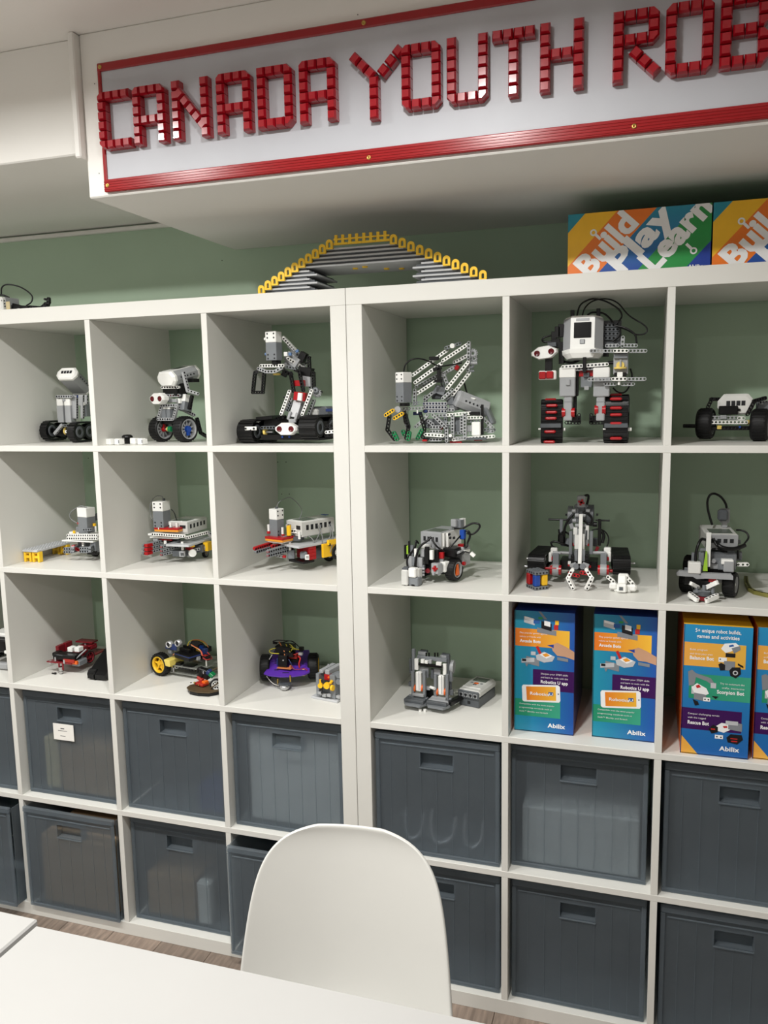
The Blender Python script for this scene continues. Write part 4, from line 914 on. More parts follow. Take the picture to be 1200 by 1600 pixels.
# ---- tall two-legged robot on red-padded tracks
t = Bot('walking_robot', 'tall two-legged toy robot on black tracks with red pads', 'toy robot', (820, 460, 6), .085, (560, 1395), Z4)
for k, (u0, u1, v0, v1, pads) in enumerate(((135, 350, 1000, 1400, (1052, 1115, 1172, 1297, 1392)), (740, 970, 955, 1400, (990, 1075, 1138, 1220, 1360)))):
    a = t.p((u0+u1)/2, v0); b = t.p((u0+u1)/2, v1); H = (a.z-b.z)*1000; c = (a+b)/2; W = (u1-u0)*.24
    c = c + V((0, .026, 0)); o = t.track(c, H, 50, W, yaw=(6, -2)[k], pitch=90 - (3, 2)[k], links=30)
    for v in pads:
        q = t.p((u0+u1)/2+(v-1200)*(-.07 if k == 0 else 0), v, -3); y = 0 if v < 1380 else 4
        t.add('red_pad', MB().cyl(q+V((-.010, 0, 0)), q+V((.010, 0, 0)), .0036, None, 10).lathe(q+V((-.010, 0, 0)), (-1, 0, 0), [(.0036, 0), (.002, .003), (0, .0036)], 10).lathe(q+V((.010, 0, 0)), (1, 0, 0), [(.0036, 0), (.002, .003), (0, .0036)], 10), 'lred')
    q = t.p((u0+u1)/2, v0, 20); t.add('red_pad', MB().box(q+V((0, 0, .001)), (.026, .008, .006), bev=.002), 'lred')
    t.box('track_guard', 'ldark', ((u0+u1)/2, 1240, -4), (W*.94, 10, 4)); t.rod('pin', 'lwhite', (u1+14, 1275, 14), 'x', 8, 4); t.rod('pin', 'lwhite', (u0+5, 1272, 2), 'x', 6, 2)
for (u, uh) in ((405, 412), (722, 716)):
    t.box('thigh', 'lgrey', (u, 850, 10), (36, 58, 34), bev=2); t.box('thigh_cap', 'lwhite', (u, 745, 10), (37, 24, 36), bev=2); t.box('thigh_step', 'lgrey', (u, 835, -8), (10, 14, 6), bev=1)
    t.box('shin', 'lgrey', (uh-4, 1068, 8), (19, 62, 22), bev=2); t.box('shin_seam', 'lmid', (uh-4, 1016, -3.4), (19.4, .8, 1), bev=0)
    t.rod('ankle', 'lgrey', (uh-2, 1150, 8), 'x', 14, 11)
for u in (366, 452, 672, 742): t.rod('wheel_disc', 'lred', (u, 1118 if u < 500 else 1092, 4), 'x', 8, 11, 20)
for u, sx in ((440, 1), (690, -1)):
    t.beam('lblack', (u-50*sx, 1212, 6), (u+70*sx, 1212, 6)); t.beam('lblack', (u+68*sx, 1140, 6), (u+68*sx, 1212, 6)); t.box('bracket', 'lblack', (u+45*sx, 1180, 12), (20, 16, 8))
t.box('shin_back', 'lblack', (470, 1050, 22), (8, 50, 10)); t.box('thigh_back', 'lblack', (492, 840, 16), (6, 60, 10)); t.box('thigh_back', 'lblack', (780, 915, 20), (10, 10, 10))
t.beam('lwhite', (358, 692, -6), (770, 665, -6)); t.beam('lgrey', (440, 712, 0), (650, 700, 0)); t.box('hip', 'ldark', (560, 690, 20), (90, 14, 20)); t.box('post', 'lblack', (560, 670, -10), (8, 34, 8))
t.box('hip_motor', 'lred', (580, 752, 14), (34, 14, 16)); t.box('hip_motor', 'ldark', (578, 765, 2), (14, 10, 10)); t.box('hip_motor', 'lmid', (580, 830, 18), (26, 26, 22)); t.box('hip_clip', 'lgrey', (580, 888, 10), (11, 9, 10))
# head
q = t.p(545, 385, 10); hx = V((1, 0, 0)); hz = rz(0, -8) @ V((0, 0, 1)); hy = rz(0, -8) @ V((0, 1, 0))
def hull(poly, z0, z1, m, name, par=None):
    mb = MB(); return t.add(name, mb.prism([(x/1000, y/1000) for x, y in poly], q+hz*z0/1000, hx, hy, (z1-z0)/1000), m, par)
hd = hull([(-45, 6), (-27, -12), (27, -12), (45, 6), (45, 34), (-45, 34)], -36, 36, 'lgrey', 'head')
mb = MB().prism([(-27/1000, -.014), (27/1000, -.014), (27/1000, -.010), (-27/1000, -.010)], q+hz*-.036, hx, hy, .072); t.add('face_plate', mb, 'lwhite', hd)
mb = MB().prism([(-.044, .008), (-.026, -.014), (.026, -.014), (.044, .008), (.04, .032), (-.04, .032)], q+hz*.036, hx, hy, .005, taper=.9); t.add('head_cap', mb, 'lwhite', hd)
mb = MB().prism([(-.047, .004), (-.028, -.019), (.030, -.019), (.047, .004), (.045, .032), (-.045, .032)], q+hz*-.036, hx, hy, -.010, taper=.97); mb.prism([(-.045, .004), (-.027, -.018), (.029, -.018), (.045, .004), (.043, .03), (-.043, .03)], q+hz*-.046, hx, hy, -.010, taper=.8); t.add('chin', mb, 'lwhite', hd)
Rh = rz(0, -8)
t.add('screen', MB().box(q+hz*.007-hy*.0145, (.039, .002, .036), Rh, .001), 'screen', hd); t.add('button', MB().box(q+hz*-.0195-hy*.0155, (.010, .002, .009), Rh, .001), 'lgrey', hd); t.add('button_ring', MB().box(q+hz*-.0195-hy*.0150, (.0115, .002, .0105), Rh, .001), 'lmid', hd); t.add('name_strip', MB().box(q+hz*.031-hy*.0144, (.03, .001, .006), Rh), 'lgrey', hd)
t.box('back_frame', 'lblack', (560, 560, 60), (110, 20, 30)); t.box('back_frame', 'ldark', (820, 380, 50), (40, 60, 20))
for v in (300, 340, 380, 420): t.beam('ldark', (760, v, 36), (870, v, 36))
for v, u in ((195, 447), (180, 690)): t.box('post', 'lblack', (u, v, 34), (9, 18, 9))
for qs, r in ((((485, 225, 36), (515, 118, 30), (580, 68, 30), (660, 52, 30), (770, 80, 30), (880, 150, 26), (908, 220, 26), (850, 295, 26)), 2), (((535, 225, 36), (565, 135, 34), (640, 72, 34), (760, 52, 34), (870, 90, 34), (980, 210, 30), (1110, 290, 26), (1148, 340, 26), (1120, 380, 26), (1040, 385, 26), (960, 345, 26), (860, 310, 26)), 1.7), (((585, 205, 36), (640, 178, 36), (740, 190, 36), (810, 250, 30), (830, 290, 26)), 2.2), (((840, 300, 20), (940, 325, 16), (1030, 385, 14), (1050, 470, 14)), 2.2), (((330, 390, 30), (230, 398, 26), (168, 425, 24), (180, 455, 24), (260, 452, 24)), 2.2), (((825, 885, 20), (870, 925, 20), (930, 930, 20), (975, 880, 24), (1005, 780, 26), (990, 705, 26)), 2), (((895, 330, 30), (885, 395, 30), (820, 450, 30)), 2.2), (((360, 640, 30), (450, 650, 26), (540, 610, 26)), 3)): t.wire('lblack', *qs, r=r)
for u, v, w, h in ((340, 350, 12, 30), (308, 365, 12, 26), (275, 400, 12, 20), (290, 470, 20, 22), (340, 510, 8, 26), (345, 600, 12, 30)): t.box('shoulder', 'lblack', (u, v, 20), (w, h, 14))
t.eyes((185, 556, -14), (60, 29, 22), roll=-7, back='lblack'); t.box('wrist', 'lblack', (225, 660, -4), (16, 40, 14)); t.box('wrist', 'ldark', (255, 480, 6), (20, 10, 10))
o = t.box('color_sensor', 'lwhite', (215, 768, -4), (40, 21, 16), bev=2); t.box('lens_block', 'lred', (165, 770, -14), (16, 17, 8), bev=2, par=o); t.box('lens_block', 'lred', (235, 765, -14), (16, 17, 8), bev=2, par=o); t.box('lens_gap', 'clear_red', (200, 768, -14), (5, 14, 6), par=o)
for q0, q1 in (((625, 540, -20), (1130, 540, -20)), ((770, 492, -14), (870, 490, -14)), ((945, 490, -14), (1042, 490, -14)), ((920, 415, -12), (914, 495, -12)), ((605, 808, -20), (1122, 803, -20)), ((757, 850, -14), (845, 850, -14)), ((915, 852, -14), (1015, 850, -14))): t.beam('lgrey', q0, q1)
t.beam('lwhite', (845, 540, -26), (955, 540, -26)); t.beam('lwhite', (828, 803, -26), (940, 803, -26))
t.box('forearm', 'lgrey', (900, 660, -4), (32, 50, 14), bev=2); t.box('forearm', 'lmid', (900, 590, -12), (30, 10, 12)); t.rod('gear', 'lpale_yellow', (895, 700, -14), 'z', 4, 14, 16); t.rod('gear', 'lpale_yellow', (895, 675, -14), 'y', 6, 9, 12); t.rod('axle', 'lgrey', (898, 655, -18), 'z', 16, 2.4); t.box('joint', 'lwhite', (892, 762, -18), (12, 11, 10)); t.box('joint', 'lblack', (855, 762, -14), (8, 9, 9)); t.box('joint', 'lblack', (935, 762, -14), (8, 9, 9)); t.rod('pin', 'lwhite', (883, 843, -22), 'z', 8, 3); t.rod('axle', 'lblack', (820, 650, 6), 'x', 20, 4)
t.done()

# ---- wide-wheeled car at the right edge
t = Bot('robot_car', 'white and black toy robot car with wide tyres, cut by the right edge', 'toy robot', (1060, 590, 8.571), .19, (640, 850), Z4)
t.wheel((365, 630, 0), (1, -.25, 0), 35, 36, hub='lmid', spokes=8, rr=.72); t.wheel((1095, 648, -16), (1, -.25, 0), 36, 38, hub='lmid', spokes=8, rr=.72)
t.cyl('axle', 'lblack', (65, 662, 8), (250, 664, 0), 4.5)
t.beam('lwhite', (303, 612, -26), (905, 612, -26)); t.beam('lgrey', (410, 552, -20), (820, 552, -20)); t.beam('lwhite', (352, 552, -24), (400, 545, -20)); t.beam('lwhite', (812, 558, -26), (868, 558, -26))
t.box('bumper', 'lblack', (665, 452, -14), (40, 20, 20), bev=1.5); t.box('bumper', 'lblack', (805, 447, -16), (8, 5, 6)); t.box('sensor', 'lgrey', (600, 545, -24), (14, 9, 8))
t.ctrl((770, 370, 40), 76, 46, 104, yaw=-6, screen=False)
t.beam('lblack', (395, 410, -6), (445, 305, 0), (545, 305, 10)); t.beam('lblack', (925, 505, -20), (1015, 330, -16), (1150, 292, 0), w=9)
t.box('chassis', 'lblack', (660, 690, 10), (110, 8, 60)); t.box('gear', 'lpale_yellow', (548, 680, -22), (10, 9, 6)); t.box('gear', 'lpale_yellow', (935, 612, -16), (6, 10, 8)); t.beam('lblack', (600, 690, -24), (950, 690, -24), inner='lmid')
for u in (360, 820): t.rod('pin', 'lblue', (u, 675, -26), 'y', 6, 2.4)
t.beam('lgrey', (1085, 350, 10), (1200, 345, 20)); t.box('side_panel', 'lmid', (1130, 400, 30), (26, 20, 40))
t.done()
# ---- little studded platform on yellow posts
t = Bot('toy_platform', 'low grey studded toy platform on yellow posts', 'toy platform', (10, 780, 7.06), .10, (330, 640), Z3)
fl_, fr_ = t.p(85, 572, -25), t.p(338, 578, -25); fl_.x = max(fl_.x, cellx(-3)+.004); zt = fr_.z; dp = .15
c = V(((fl_.x+fr_.x)/2, fl_.y+dp/2, zt)); W = fr_.x-fl_.x
t.add('plate', MB().box(c, (W, dp, .006), bev=.001), 'deck_grey')
mb = MB()
for i in range(6):
    for j in range(11): q = c+V((W*(i-2.5)/6.3, dp*(j-5)/11.6, .003)); mb.cyl(q, q+V((0, 0, .0022)), .0036, None, 8)
o = t.add('stud', mb, 'deck_grey'); o['kind'] = 'stuff'
for sx in (-.2, .26):
    for yy in (-.42, .40):
        q = V((c.x+W*sx*1.2, c.y+dp*yy, (zt-.003+Z3)/2)); h = zt-.003-Z3; mb = MB()
        for e in (-1, 1): mb.box(q+V((e*.0095, 0, 0)), (.007, .016, h), bev=.0008)
        mb.box(q, (.014, .013, .007)); mb.box(q+V((0, 0, h*.42)), (.014, .013, .006)); t.add('post', mb, 'yellow_brick')
t.done()

# ---- fork-lift robots
t = Bot('forklift_robot', 'grey and white toy forklift robot beside the grey platform, partly hidden by the divider', 'toy robot', (10, 780, 7.06), .16, (850, 700), Z3)
t.motor((890, 295, 10), (40, 78, 34), yaw=-12, cap=.36, dots=False, m='lmid'); t.beam('lmid', (868, 400, -10), (945, 398, -10)); t.box('mount', 'lmid', (810, 395, 6), (14, 16, 14)); t.box('mount', 'ldark', (985, 260, 30), (14, 20, 20))
t.beam('lwhite', (690, 460, -16), (1010, 462, -16)); t.beam('lwhite', (685, 495, -16), (1010, 497, -16)); t.box('plate', 'lwhite', (840, 515, 0), (112, 4, 46)); t.box('plate', 'lwhite', (870, 445, 14), (90, 14, 30)); t.rod('stud', 'lyellow', (752, 425, -6), 'z', 8, 4); t.rod('stud', 'lyellow', (975, 345, 10), 'z', 8, 5); t.rod('pin', 'lwhite', (990, 395, 4), 'z', 18, 3)
t.box('mast', 'ldark', (860, 555, 4), (30, 20, 20)); t.rod('axle', 'lwhite', (850, 550, -8), 'z', 16, 4)
for v in (610, 645): t.beam('lmid', (655, v, -46), (735, v, -46)); t.beam('lmid', (830, v-5, -40), (910, v-5, -40)); t.beam('lmid', (740, v-5, -46), (790, v-25, -6), hole='x'); t.beam('lmid', (925, v-6, -40), (975, v-40, 0), hole='x')
t.beam('lred', (740, 590, -36), (770, 575, 0), hole='x'); t.beam('lred', (760, 610, -36), (800, 625, -20), hole='x'); t.box('joint', 'lmid', (985, 580, -6), (16, 28, 20)); t.box('base', 'lblack', (985, 645, 4), (30, 10, 40)); t.box('base', 'lmid', (1000, 625, 4), (20, 10, 20))
t.box('controller_brick', 'lwhite', (1090, 520, 70), (60, 40, 90), bev=3); t.wheel((985, 640, 40), (1, -.2, 0), 15, 12, tread=False)
t.wire('cable_grey', (880, 165, 10), (840, 138, 10), (770, 165, 4), (705, 225, 0), (720, 285, 0), (790, 330, 0), r=1.6); t.box('plug', 'lred', (800, 328, 0), (6, 6, 6)); t.rod('plug', 'ldark', (880, 165, 10), 'z', 8, 4)
t.done()

t = Bot('forklift_robot', 'toy forklift robot with red tipped forks and orange plate, in the middle cell', 'toy robot', (210, 780, 8.571), .18, (520, 850), Z3)
t.motor((370, 292, -4), (34, 76, 40), cap=.37, m='lmid'); t.rod('plug', 'ldark', (400, 105, 6), 'z', 9, 4)
t.wire('cable_grey', (395, 95, 6), (370, 55, 6), (300, 55, 4), (240, 110, 0), (215, 210, -4), (235, 330, -4), (270, 395, -4), (310, 412, -4), r=1.2)
t.wire('lblack', (500, 230, 20), (540, 280, 20), (570, 370, 20), (600, 420, 20), r=1.4)
c = t.p(432, 515, -22); c = c + V((0, .022, 0))
t.add('plate', MB().box(c+V((0, 0, .005)), (.08, .046, .006), bev=.0006), 'lred'); t.add('plate', MB().box(c+V((0, 0, -.001)), (.079, .045, .006), bev=.0006), 'plate_orange')
t.beam('lwhite', (258, 562, -24), (672, 590, -24)); t.box('plate', 'lwhite', (450, 598, 0), (96, 4, 40)); t.box('plate', 'lred', (430, 630, 4), (50, 5, 24)); t.box('panel', 'lwhite', (340, 560, 8), (60, 6, 30))
for u, v, d in ((490, 450, -16), (572, 455, -4), (637, 432, 10)): t.rod('pin', 'lwhite', (u, v, d), 'z', 20, 3.4); t.rod('pin_collar', 'lred', (u, v+48, d), 'z', 6, 5)
t.rod('pin_collar', 'lmid', (490, 490, -16), 'z', 10, 6); t.rod('pin', 'lwhite', (335, 475, -20), 'z', 10, 3.4); t.rod('pin_collar', 'lorange', (380, 470, -10), 'z', 6, 5)
for k, v in enumerate((715, 768, 820)):
    t.beam('lmid', (128, v, -50), (370, v-62, -6), hole='x', name='fork'); t.box('fork_tip', 'lred', (195, v-5, -42), (12, 9.4, 24), yaw=-8)
    t.beam('lmid', (372, v+18, -40), (610, v-50, 2), hole='x', name='fork'); t.rod('fork_pin', 'lred', (366, v+20, -42), 'y', 4, 3)
t.box('joint', 'lgrey', (300, 632, -10), (16, 8, 14)); t.box('joint', 'lwhite', (425, 672, -8), (9, 12, 8)); t.box('joint', 'lblack', (470, 662, -4), (14, 8, 10)); t.rod('post', 'lwhite', (648, 720, -10), 'z', 26, 4); t.box('beam_mount', 'lblack', (480, 640, 10), (60, 10, 20))
t.brick((705, 440, 60), 74, 36, 112, windows=5, nport=2, face='lpale', body='lpale', top='lwhite')
t.beam('lwhite', (700, 612, -8), (985, 535, 70), hole='x'); t.beam('lgrey', (985, 535, 70), (1040, 590, 74), hole='x')
c = t.p(760, 640, 40); t.add('deck', MB().box(c+V((0, 0, -.004)), (.075, .15, .006), bev=.0006), 'deck_grey'); t.box('brick', 'lyellow', (712, 710, 0), (16, 9, 10)); t.box('brick', 'lyellow', (780, 715, 0), (12, 9, 10)); t.box('brick', 'lyellow', (990, 720, 60), (16, 26, 30)); t.box('brick', 'ldark', (860, 740, 50), (50, 22, 40)); t.beam('lgrey', (820, 770, 20), (960, 740, 50), hole='x'); t.box('brick', 'lred', (740, 750, 10), (22, 12, 10))
t.box('block', 'ldark', (620, 815, -6), (40, 18, 24)); t.box('sensor', 'lgrey', (645, 830, -20), (16, 16, 8)); t.rod('caster', 'lwhite', (785, 815, 0), V((.4, -.9, 0)), 8, 11, 20); t.rod('caster', 'lgrey', (740, 820, 10), V((.4, -.9, 0)), 12, 10, 20)
for u in (632, 655): t.box('slot', 'hole', (u, 832, -26), (3, 9, 2))
for sx in (.02, .10): t.wheel(t.p(760, 800, 80)+V((sx-.05, 0, 0)), (1, 0, 0), 14, 10, tread=False)
t.done()

t = Bot('forklift_robot', 'toy forklift robot with red bricks, yellow side and many windowed white controller', 'toy robot', (380, 800, 7.5), .15, (650, 740), Z3)
yw = -19
t.motor((398, 285, 10), (29, 80, 29), yaw=yw, cap=.37, m='lmid', dots=False)
fr = rz(yw) @ V((0, -1, 0)); rt = rz(yw) @ V((1, 0, 0)); c0 = t.p(398, 285, 10)
mb = MB()
for e in (rt, ):
    for z in (.034, .022, -.022, -.032):
        for sx in (-.009, .009): q = c0+e*.0146+fr*sx+V((0, 0, z)); mb.cyl(q-e*.001, q+e*.0005, .0024, None, 8)
t.add('pin_hole', mb, 'hole')
t.rod('plug', 'ldark', (395, 115, 10), 'z', 8, 4); t.wire('cable_grey', (395, 105, 10), (425, 45, 14), (490, 5, 24), (560, -10, 40), (640, 55, 50), (690, 130, 54), (680, 200, 50), (630, 290, 40), (580, 340, 20), r=1.1)
c = t.p(435, 470, 0); R = rz(-19)
t.add('plate', MB().box(c+V((0, 0, .004)), (.066, .05, .006), R, .0006), 'lred'); t.add('plate', MB().box(c+V((0, 0, -.002)), (.065, .049, .006), R, .0006), 'plate_orange'); t.add('plate', MB().box(c+V((0, 0, -.007)), (.055, .042, .004), R, .0006), 'lwhite')
for q0, q1, m in (((145, 590, -50), (325, 530, 0), 'lred'), ((160, 625, -50), (335, 570, 0), 'lmid'), ((300, 625, -56), (515, 560, -4), 'lmid'), ((300, 668, -56), (515, 608, -4), 'lmid'), ((350, 560, -20), (440, 545, 0), 'lred')): t.beam(m, q0, q1, hole=V((.9, .3, 0)), name='fork', w=9.5)
for v in (628, 672): t.rod('fork_pin', 'lred', (296, v, -58), V((.3, -.9, 0)), 4, 3.4)
for u, v, h, m, r in ((303, 345, 20, 'lwhite', 3.2), (467, 385, 22, 'lwhite', 3.4), (541, 375, 28, 'lyellow', 6.5), (552, 560, 22, 'lwhite', 3.4), (663, 435, 20, 'lwhite', 3.6), (467, 450, 10, 'lmid', 5), (516, 320, 8, 'lgrey', 3)): t.rod('pin', m, (u, v, 0), 'z', h, r)
t.rod('pin_collar', 'lred', (305, 395, 0), 'z', 7, 5); t.rod('pin_collar', 'lred', (470, 428, 0), 'z', 5, 5); t.beam('lmid', (480, 465, -8), (600, 425, 20), hole='x'); t.beam('lwhite', (590, 378, 14), (675, 385, 14), w=11); t.box('brick', 'ldark', (640, 465, 20), (30, 12, 26)); t.box('brick', 'lwhite', (735, 430, 30), (8, 14, 8)); t.box('connector', 'lblack', (545, 580, 10), (20, 20, 16))
yb = -27; R = rz(yb); c = t.p(830, 470, 90)
t.add('deck', MB().box(t.p(860, 500, 60), (.078, .19, .006), R, .0006), 'deck_grey')
t.brick((800, 320, 70), 66, 42, 120, yaw=yb, windows=6, nport=2, face='lpale', body='lpale', top='lwhite'); t.box('pad', 'lblue', (960, 185, 110), (22, 1.6, 14), yaw=yb)
q = t.p(735, 635, 20)
for i, (dx, dy) in enumerate(((-.016, .0), (.016, -.006))):
    for k in range(4): t.add('brick', MB().box(q+R @ V((dx*1.1, dy+.006, .018-.0096*k)), (.026, .026, .0092), R, .0005), 'lred')
t.box('sensor', 'lmid', (715, 665, -6), (20, 20, 14), yaw=18, bev=3); t.box('sensor_face', 'lwhite', (755, 690, -14), (11, 14, 8), yaw=18)
for u in (747, 763): t.box('slot', 'hole', (u, 690, -18.4), (1.8, 8, 1), yaw=18)
t.box('block', 'lmid', (570, 650, 10), (20, 24, 20), yaw=18); t.box('base_plate', 'lblack', (690, 728, 6), (64, 6, 40), yaw=yb); t.beam('lgrey', (400, 665, -20), (500, 680, -10)); t.rod('pin', 'lred', (488, 680, -20), 'z', 6, 5); t.box('brick', 'lyellow', (1005, 600, 46), (8, 38, 46), yaw=yb); t.box('brick', 'lyellow', (1090, 500, 60), (8, 14, 60), yaw=yb)
for u, v in ((1015, 540), (945, 640)): t.box('slot', 'hole', (u, v, 37), (6, 8, 6), yaw=yb)
t.box('underframe', 'ldark', (880, 620, 60), (40, 30, 60), yaw=yb); t.wheel((1100, 625, 70), (.89, -.45, 0), 21, 12, rim='lwhite', hub='lwhite', rr=.5, tread=False); t.wheel((1010, 640, 140), (.89, -.45, 0), 21, 12, rim='lwhite', hub='lwhite', rr=.5, tread=False)
for qs in (((880, 315, 44), (915, 390, 34), (935, 470, 30), (925, 560, 30)), ((915, 305, 50), (900, 400, 40), (860, 500, 34), (850, 590, 30)), ((1030, 290, 70), (1052, 400, 54), (1050, 520, 46), (1025, 630, 40)), ((640, 320, 30), (720, 400, 24), (820, 480, 20), (850, 560, 20)), ((1010, 300, 66), (1030, 420, 54), (980, 510, 40), (920, 570, 36))): t.wire('cable_grey', *qs, r=1.5)
t.done()

# ---- sensor robot with orange hub (right unit, first cell)
t = Bot('sensor_robot', 'small white and grey toy robot with orange wheel hub and black cables', 'toy robot', (610, 800, 7.5), .105, (480, 850), Z3)
yw = -17; n = rz(yw) @ V((1, 0, 0))
t.brick((600, 325, 50), 60, 44, 104, yaw=yw, nport=4); t.box('side_rib', 'lwhite', (672, 350, 0), (5, 36, 8), yaw=yw); t.box('side_rib', 'lwhite', (625, 350, -12), (3, 34, 6), yaw=yw)
for u, v, d in ((700, 325, 10), (745, 325, 30), (690, 285, 6)): t.box('slot', 'hole', (u, v, d-6), (4, 6, 8), yaw=yw)
t.box('sensor', 'lmid', (790, 155, 60), (28, 22, 20), yaw=yw, bev=2); t.box('sensor_face', 'lgrey', (748, 152, 48), (16, 20, 12), yaw=yw, bev=2); t.box('sensor_cap', 'lwhite', (845, 145, 68), (10, 22, 18), yaw=yw); t.box('mount', 'lblack', (800, 205, 60), (20, 6, 16), yaw=yw)
t.box('connector', 'lblue', (848, 285, 30), (13, 24, 13), yaw=yw, bev=1.5)
for qs, r in ((((850, 218, 34), (900, 185, 34), (970, 155, 36), (1035, 165, 36), (1045, 200, 36), (1005, 255, 34), (950, 285, 34), (895, 270, 34)), 2.6), (((885, 240, 30), (925, 260, 30), (930, 320, 30), (905, 380, 30), (895, 430, 26), (850, 440, 26)), 2.8), (((870, 330, 28), (872, 390, 26), (868, 435, 26)), 2.2), (((820, 300, 26), (770, 360, 10), (700, 435, 0)), 2), (((480, 315, -20), (420, 370, -28), (350, 425, -34), (310, 520, -38), (295, 600, -42), (285, 690, -46)), 3), (((330, 390, -24), (300, 360, -30), (290, 430, -34), (220, 540, -36), (195, 600, -38), (205, 680, -42)), 2.6), (((495, 320, -20), (510, 380, -26), (560, 440, -26), (640, 490, -10)), 2.4), (((700, 550, 0), (780, 540, 0), (850, 490, 4), (930, 500, 6)), 2), (((640, 530, 0), (720, 560, -2), (800, 540, 0), (870, 495, 4)), 1.6)): t.wire('lblack', *qs, r=r)
t.box('plug', 'lwhite', (965, 520, 8), (13, 9, 8), roll=40); t.box('frame', 'lblack', (700, 480, 20), (56, 22, 50), yaw=yw, bev=3); t.box('frame', 'lred', (835, 418, 34), (16, 10, 14), yaw=yw); t.box('frame', 'lgrey', (780, 505, 10), (30, 6, 20), yaw=yw, roll=-25); t.box('frame', 'lgrey', (540, 430, 0), (20, 10, 12), yaw=yw, roll=15); t.box('frame', 'lwhite', (420, 425, -10), (20, 10, 12), yaw=yw)
cw = t.p(800, 700, 0); t.wheel(cw-n*.014, n, 28, 28, rim='lgrey', hub='lorange', rr=.72, spokes=3); t.add('hub_spokes', MB().prism([(-.008, -.014), (.008, -.014), (.003, .014), (-.003, .014)], cw-n*.006, rz(yw) @ V((0, 1, 0)), V((0, 0, 1)), .004), 'lorange')
t.wheel(cw-n*.108, n, 28, 28, rim='lgrey', rr=.72)
t.box('motor', 'lgrey', (850, 530, 40), (24, 50, 40), yaw=yw, bev=3); t.box('motor', 'lwhite', (850, 475, 36), (26, 8, 30), yaw=yw, bev=2); t.rod('pin', 'lred', (862, 625, 20), n, 6, 5)
o = t.box('touch_sensor', 'lgrey', (545, 680, -34), (22, 26, 20), yaw=-26, bev=1.5); t.box('sensor_back', 'lwhite', (640, 660, -14), (18, 26, 22), yaw=-26, bev=2); q = t.p(523, 685, -46); t.add('cross_button', MB().box(q, (.014, .006, .0045), rz(-26)).box(q, (.0045, .006, .014), rz(-26)), 'lred')
for u in (510, 570): t.box('foot', 'lgrey', (u, 745, -38), (6, 8, 8), yaw=-26)
t.box('light_sensor', 'lpale', (178, 785, -62), (18, 40, 20), bev=3); t.box('sensor_top', 'ldark', (180, 690, -60), (15, 10, 18), bev=2); t.box('light_sensor', 'lmid', (290, 830, -58), (28, 22, 22), yaw=-14, bev=2); t.box('sensor_top', 'lwhite', (272, 730, -62), (21, 24, 20), yaw=-14, bev=2.5); t.box('sensor_side', 'lpale', (335, 740, -52), (10, 26, 18), yaw=-14, bev=2)
for u, v in ((185, 868), (285, 872)): t.rod('sensor_foot', 'lblack', (u, v, -60), 'z', 4, 10)
for u, v, w, h, m, d in ((180, 490, 6, 36, 'lblack', -34), (205, 465, 4, 22, 'llime', -38), (222, 430, 3, 30, 'lblack', -36), (250, 470, 10, 26, 'lmid', -30), (235, 600, 12, 28, 'lgrey', -34), (345, 610, 16, 24, 'lgrey', -34), (380, 500, 10, 20, 'lgrey', -26), (300, 505, 7, 24, 'lwhite', -34), (432, 530, 10, 44, 'lblack', -30), (485, 525, 9, 24, 'lwhite', -36), (545, 540, 10, 34, 'lblack', -24), (600, 530, 12, 16, 'lred', -18), (380, 690, 10, 20, 'lmid', -34), (275, 600, 8, 24, 'lmid', -38), (480, 620, 30, 20, 'lblack', -20), (430, 700, 16, 26, 'lblack', -20), (470, 560, 40, 16, 'lmid', -4), (570, 590, 24, 12, 'lgrey', -14)): t.box('link', m, (u, v, d), (w, h, 9), yaw=-10)
for v in (690, 725, 760): t.rod('pin', 'lgrey', (378, v, -40), 'x', 10, 3)
t.rod('pin', 'clear_red', (440, 710, -28), 'y', 6, 6); t.box('chassis', 'ldark', (600, 600, 30), (60, 16, 60), yaw=yw); t.box('side_rod', 'lblack', (630, 735, -10), (10, 4, 20), yaw=yw)
t.done()

# ---- tall claw robot on low tracks
t = Bot('claw_robot', 'tall toy robot with white pincer claws on low black tracks', 'toy robot', (810, 770, 6), .19, (570, 800), Z3)
t.track((215, 640, 10), 150, 40, 42, yaw=-4, links=34); t.track((955, 665, 10), 150, 44, 42, yaw=4, links=34)
for u in (85, 105): t.rod('axle', 'silver', (u, 645 if u > 90 else 718, -40), 'x', 14, 2.6)
t.rod('axle', 'lred', (300, 737, -50), 'x', 30, 3); t.rod('axle', 'lred', (870, 762, -40), 'x', 26, 4); t.rod('axle', 'silver', (1065, 690, 20), 'x', 14, 2)
for u in (350, 797):
    t.rod('disc', 'lgrey', (u, 752, -40), 'x', 15, 14, 22); t.rod('disc', 'lred', (u-38, 752, -40), 'x', 7, 12, 22); t.rod('disc', 'lred', (u+38, 752, -40), 'x', 7, 12, 22); t.box('leg', 'lmid', (u+2, 660, -30), (15, 34, 16))
    t.box('hip', 'lwhite', (u-14 if u < 500 else u+38, 578, -10), (17, 20, 18), bev=2); t.box('hip', 'lwhite', (u-50 if u < 500 else u+56, 630, -20), (8, 24, 12), bev=1.5); t.rod('cross_pin', 'lgrey', (u+90 if u < 500 else u-50, 592, -14), 'x', 26, 4); t.rod('cross_pin', 'lgrey', (u+10 if u < 500 else u-20, 592, -24), 'x', 20, 4); t.box('hip_pin', 'lred', (u-20 if u < 500 else u+30, 645, -26), (10, 9, 8))
t.box('chassis', 'lblack', (570, 690, 20), (90, 24, 60)); t.box('chassis', 'lmid', (570, 620, 30), (50, 20, 40))
t.box('boom', 'lwhite', (581, 465, -40), (9, 124, 9), pitch=-8); t.box('boom_panel', 'lwhite', (570, 490, -28), (22, 36, 8)); t.box('boom_panel', 'lwhite', (608, 490, -30), (6, 40, 8))
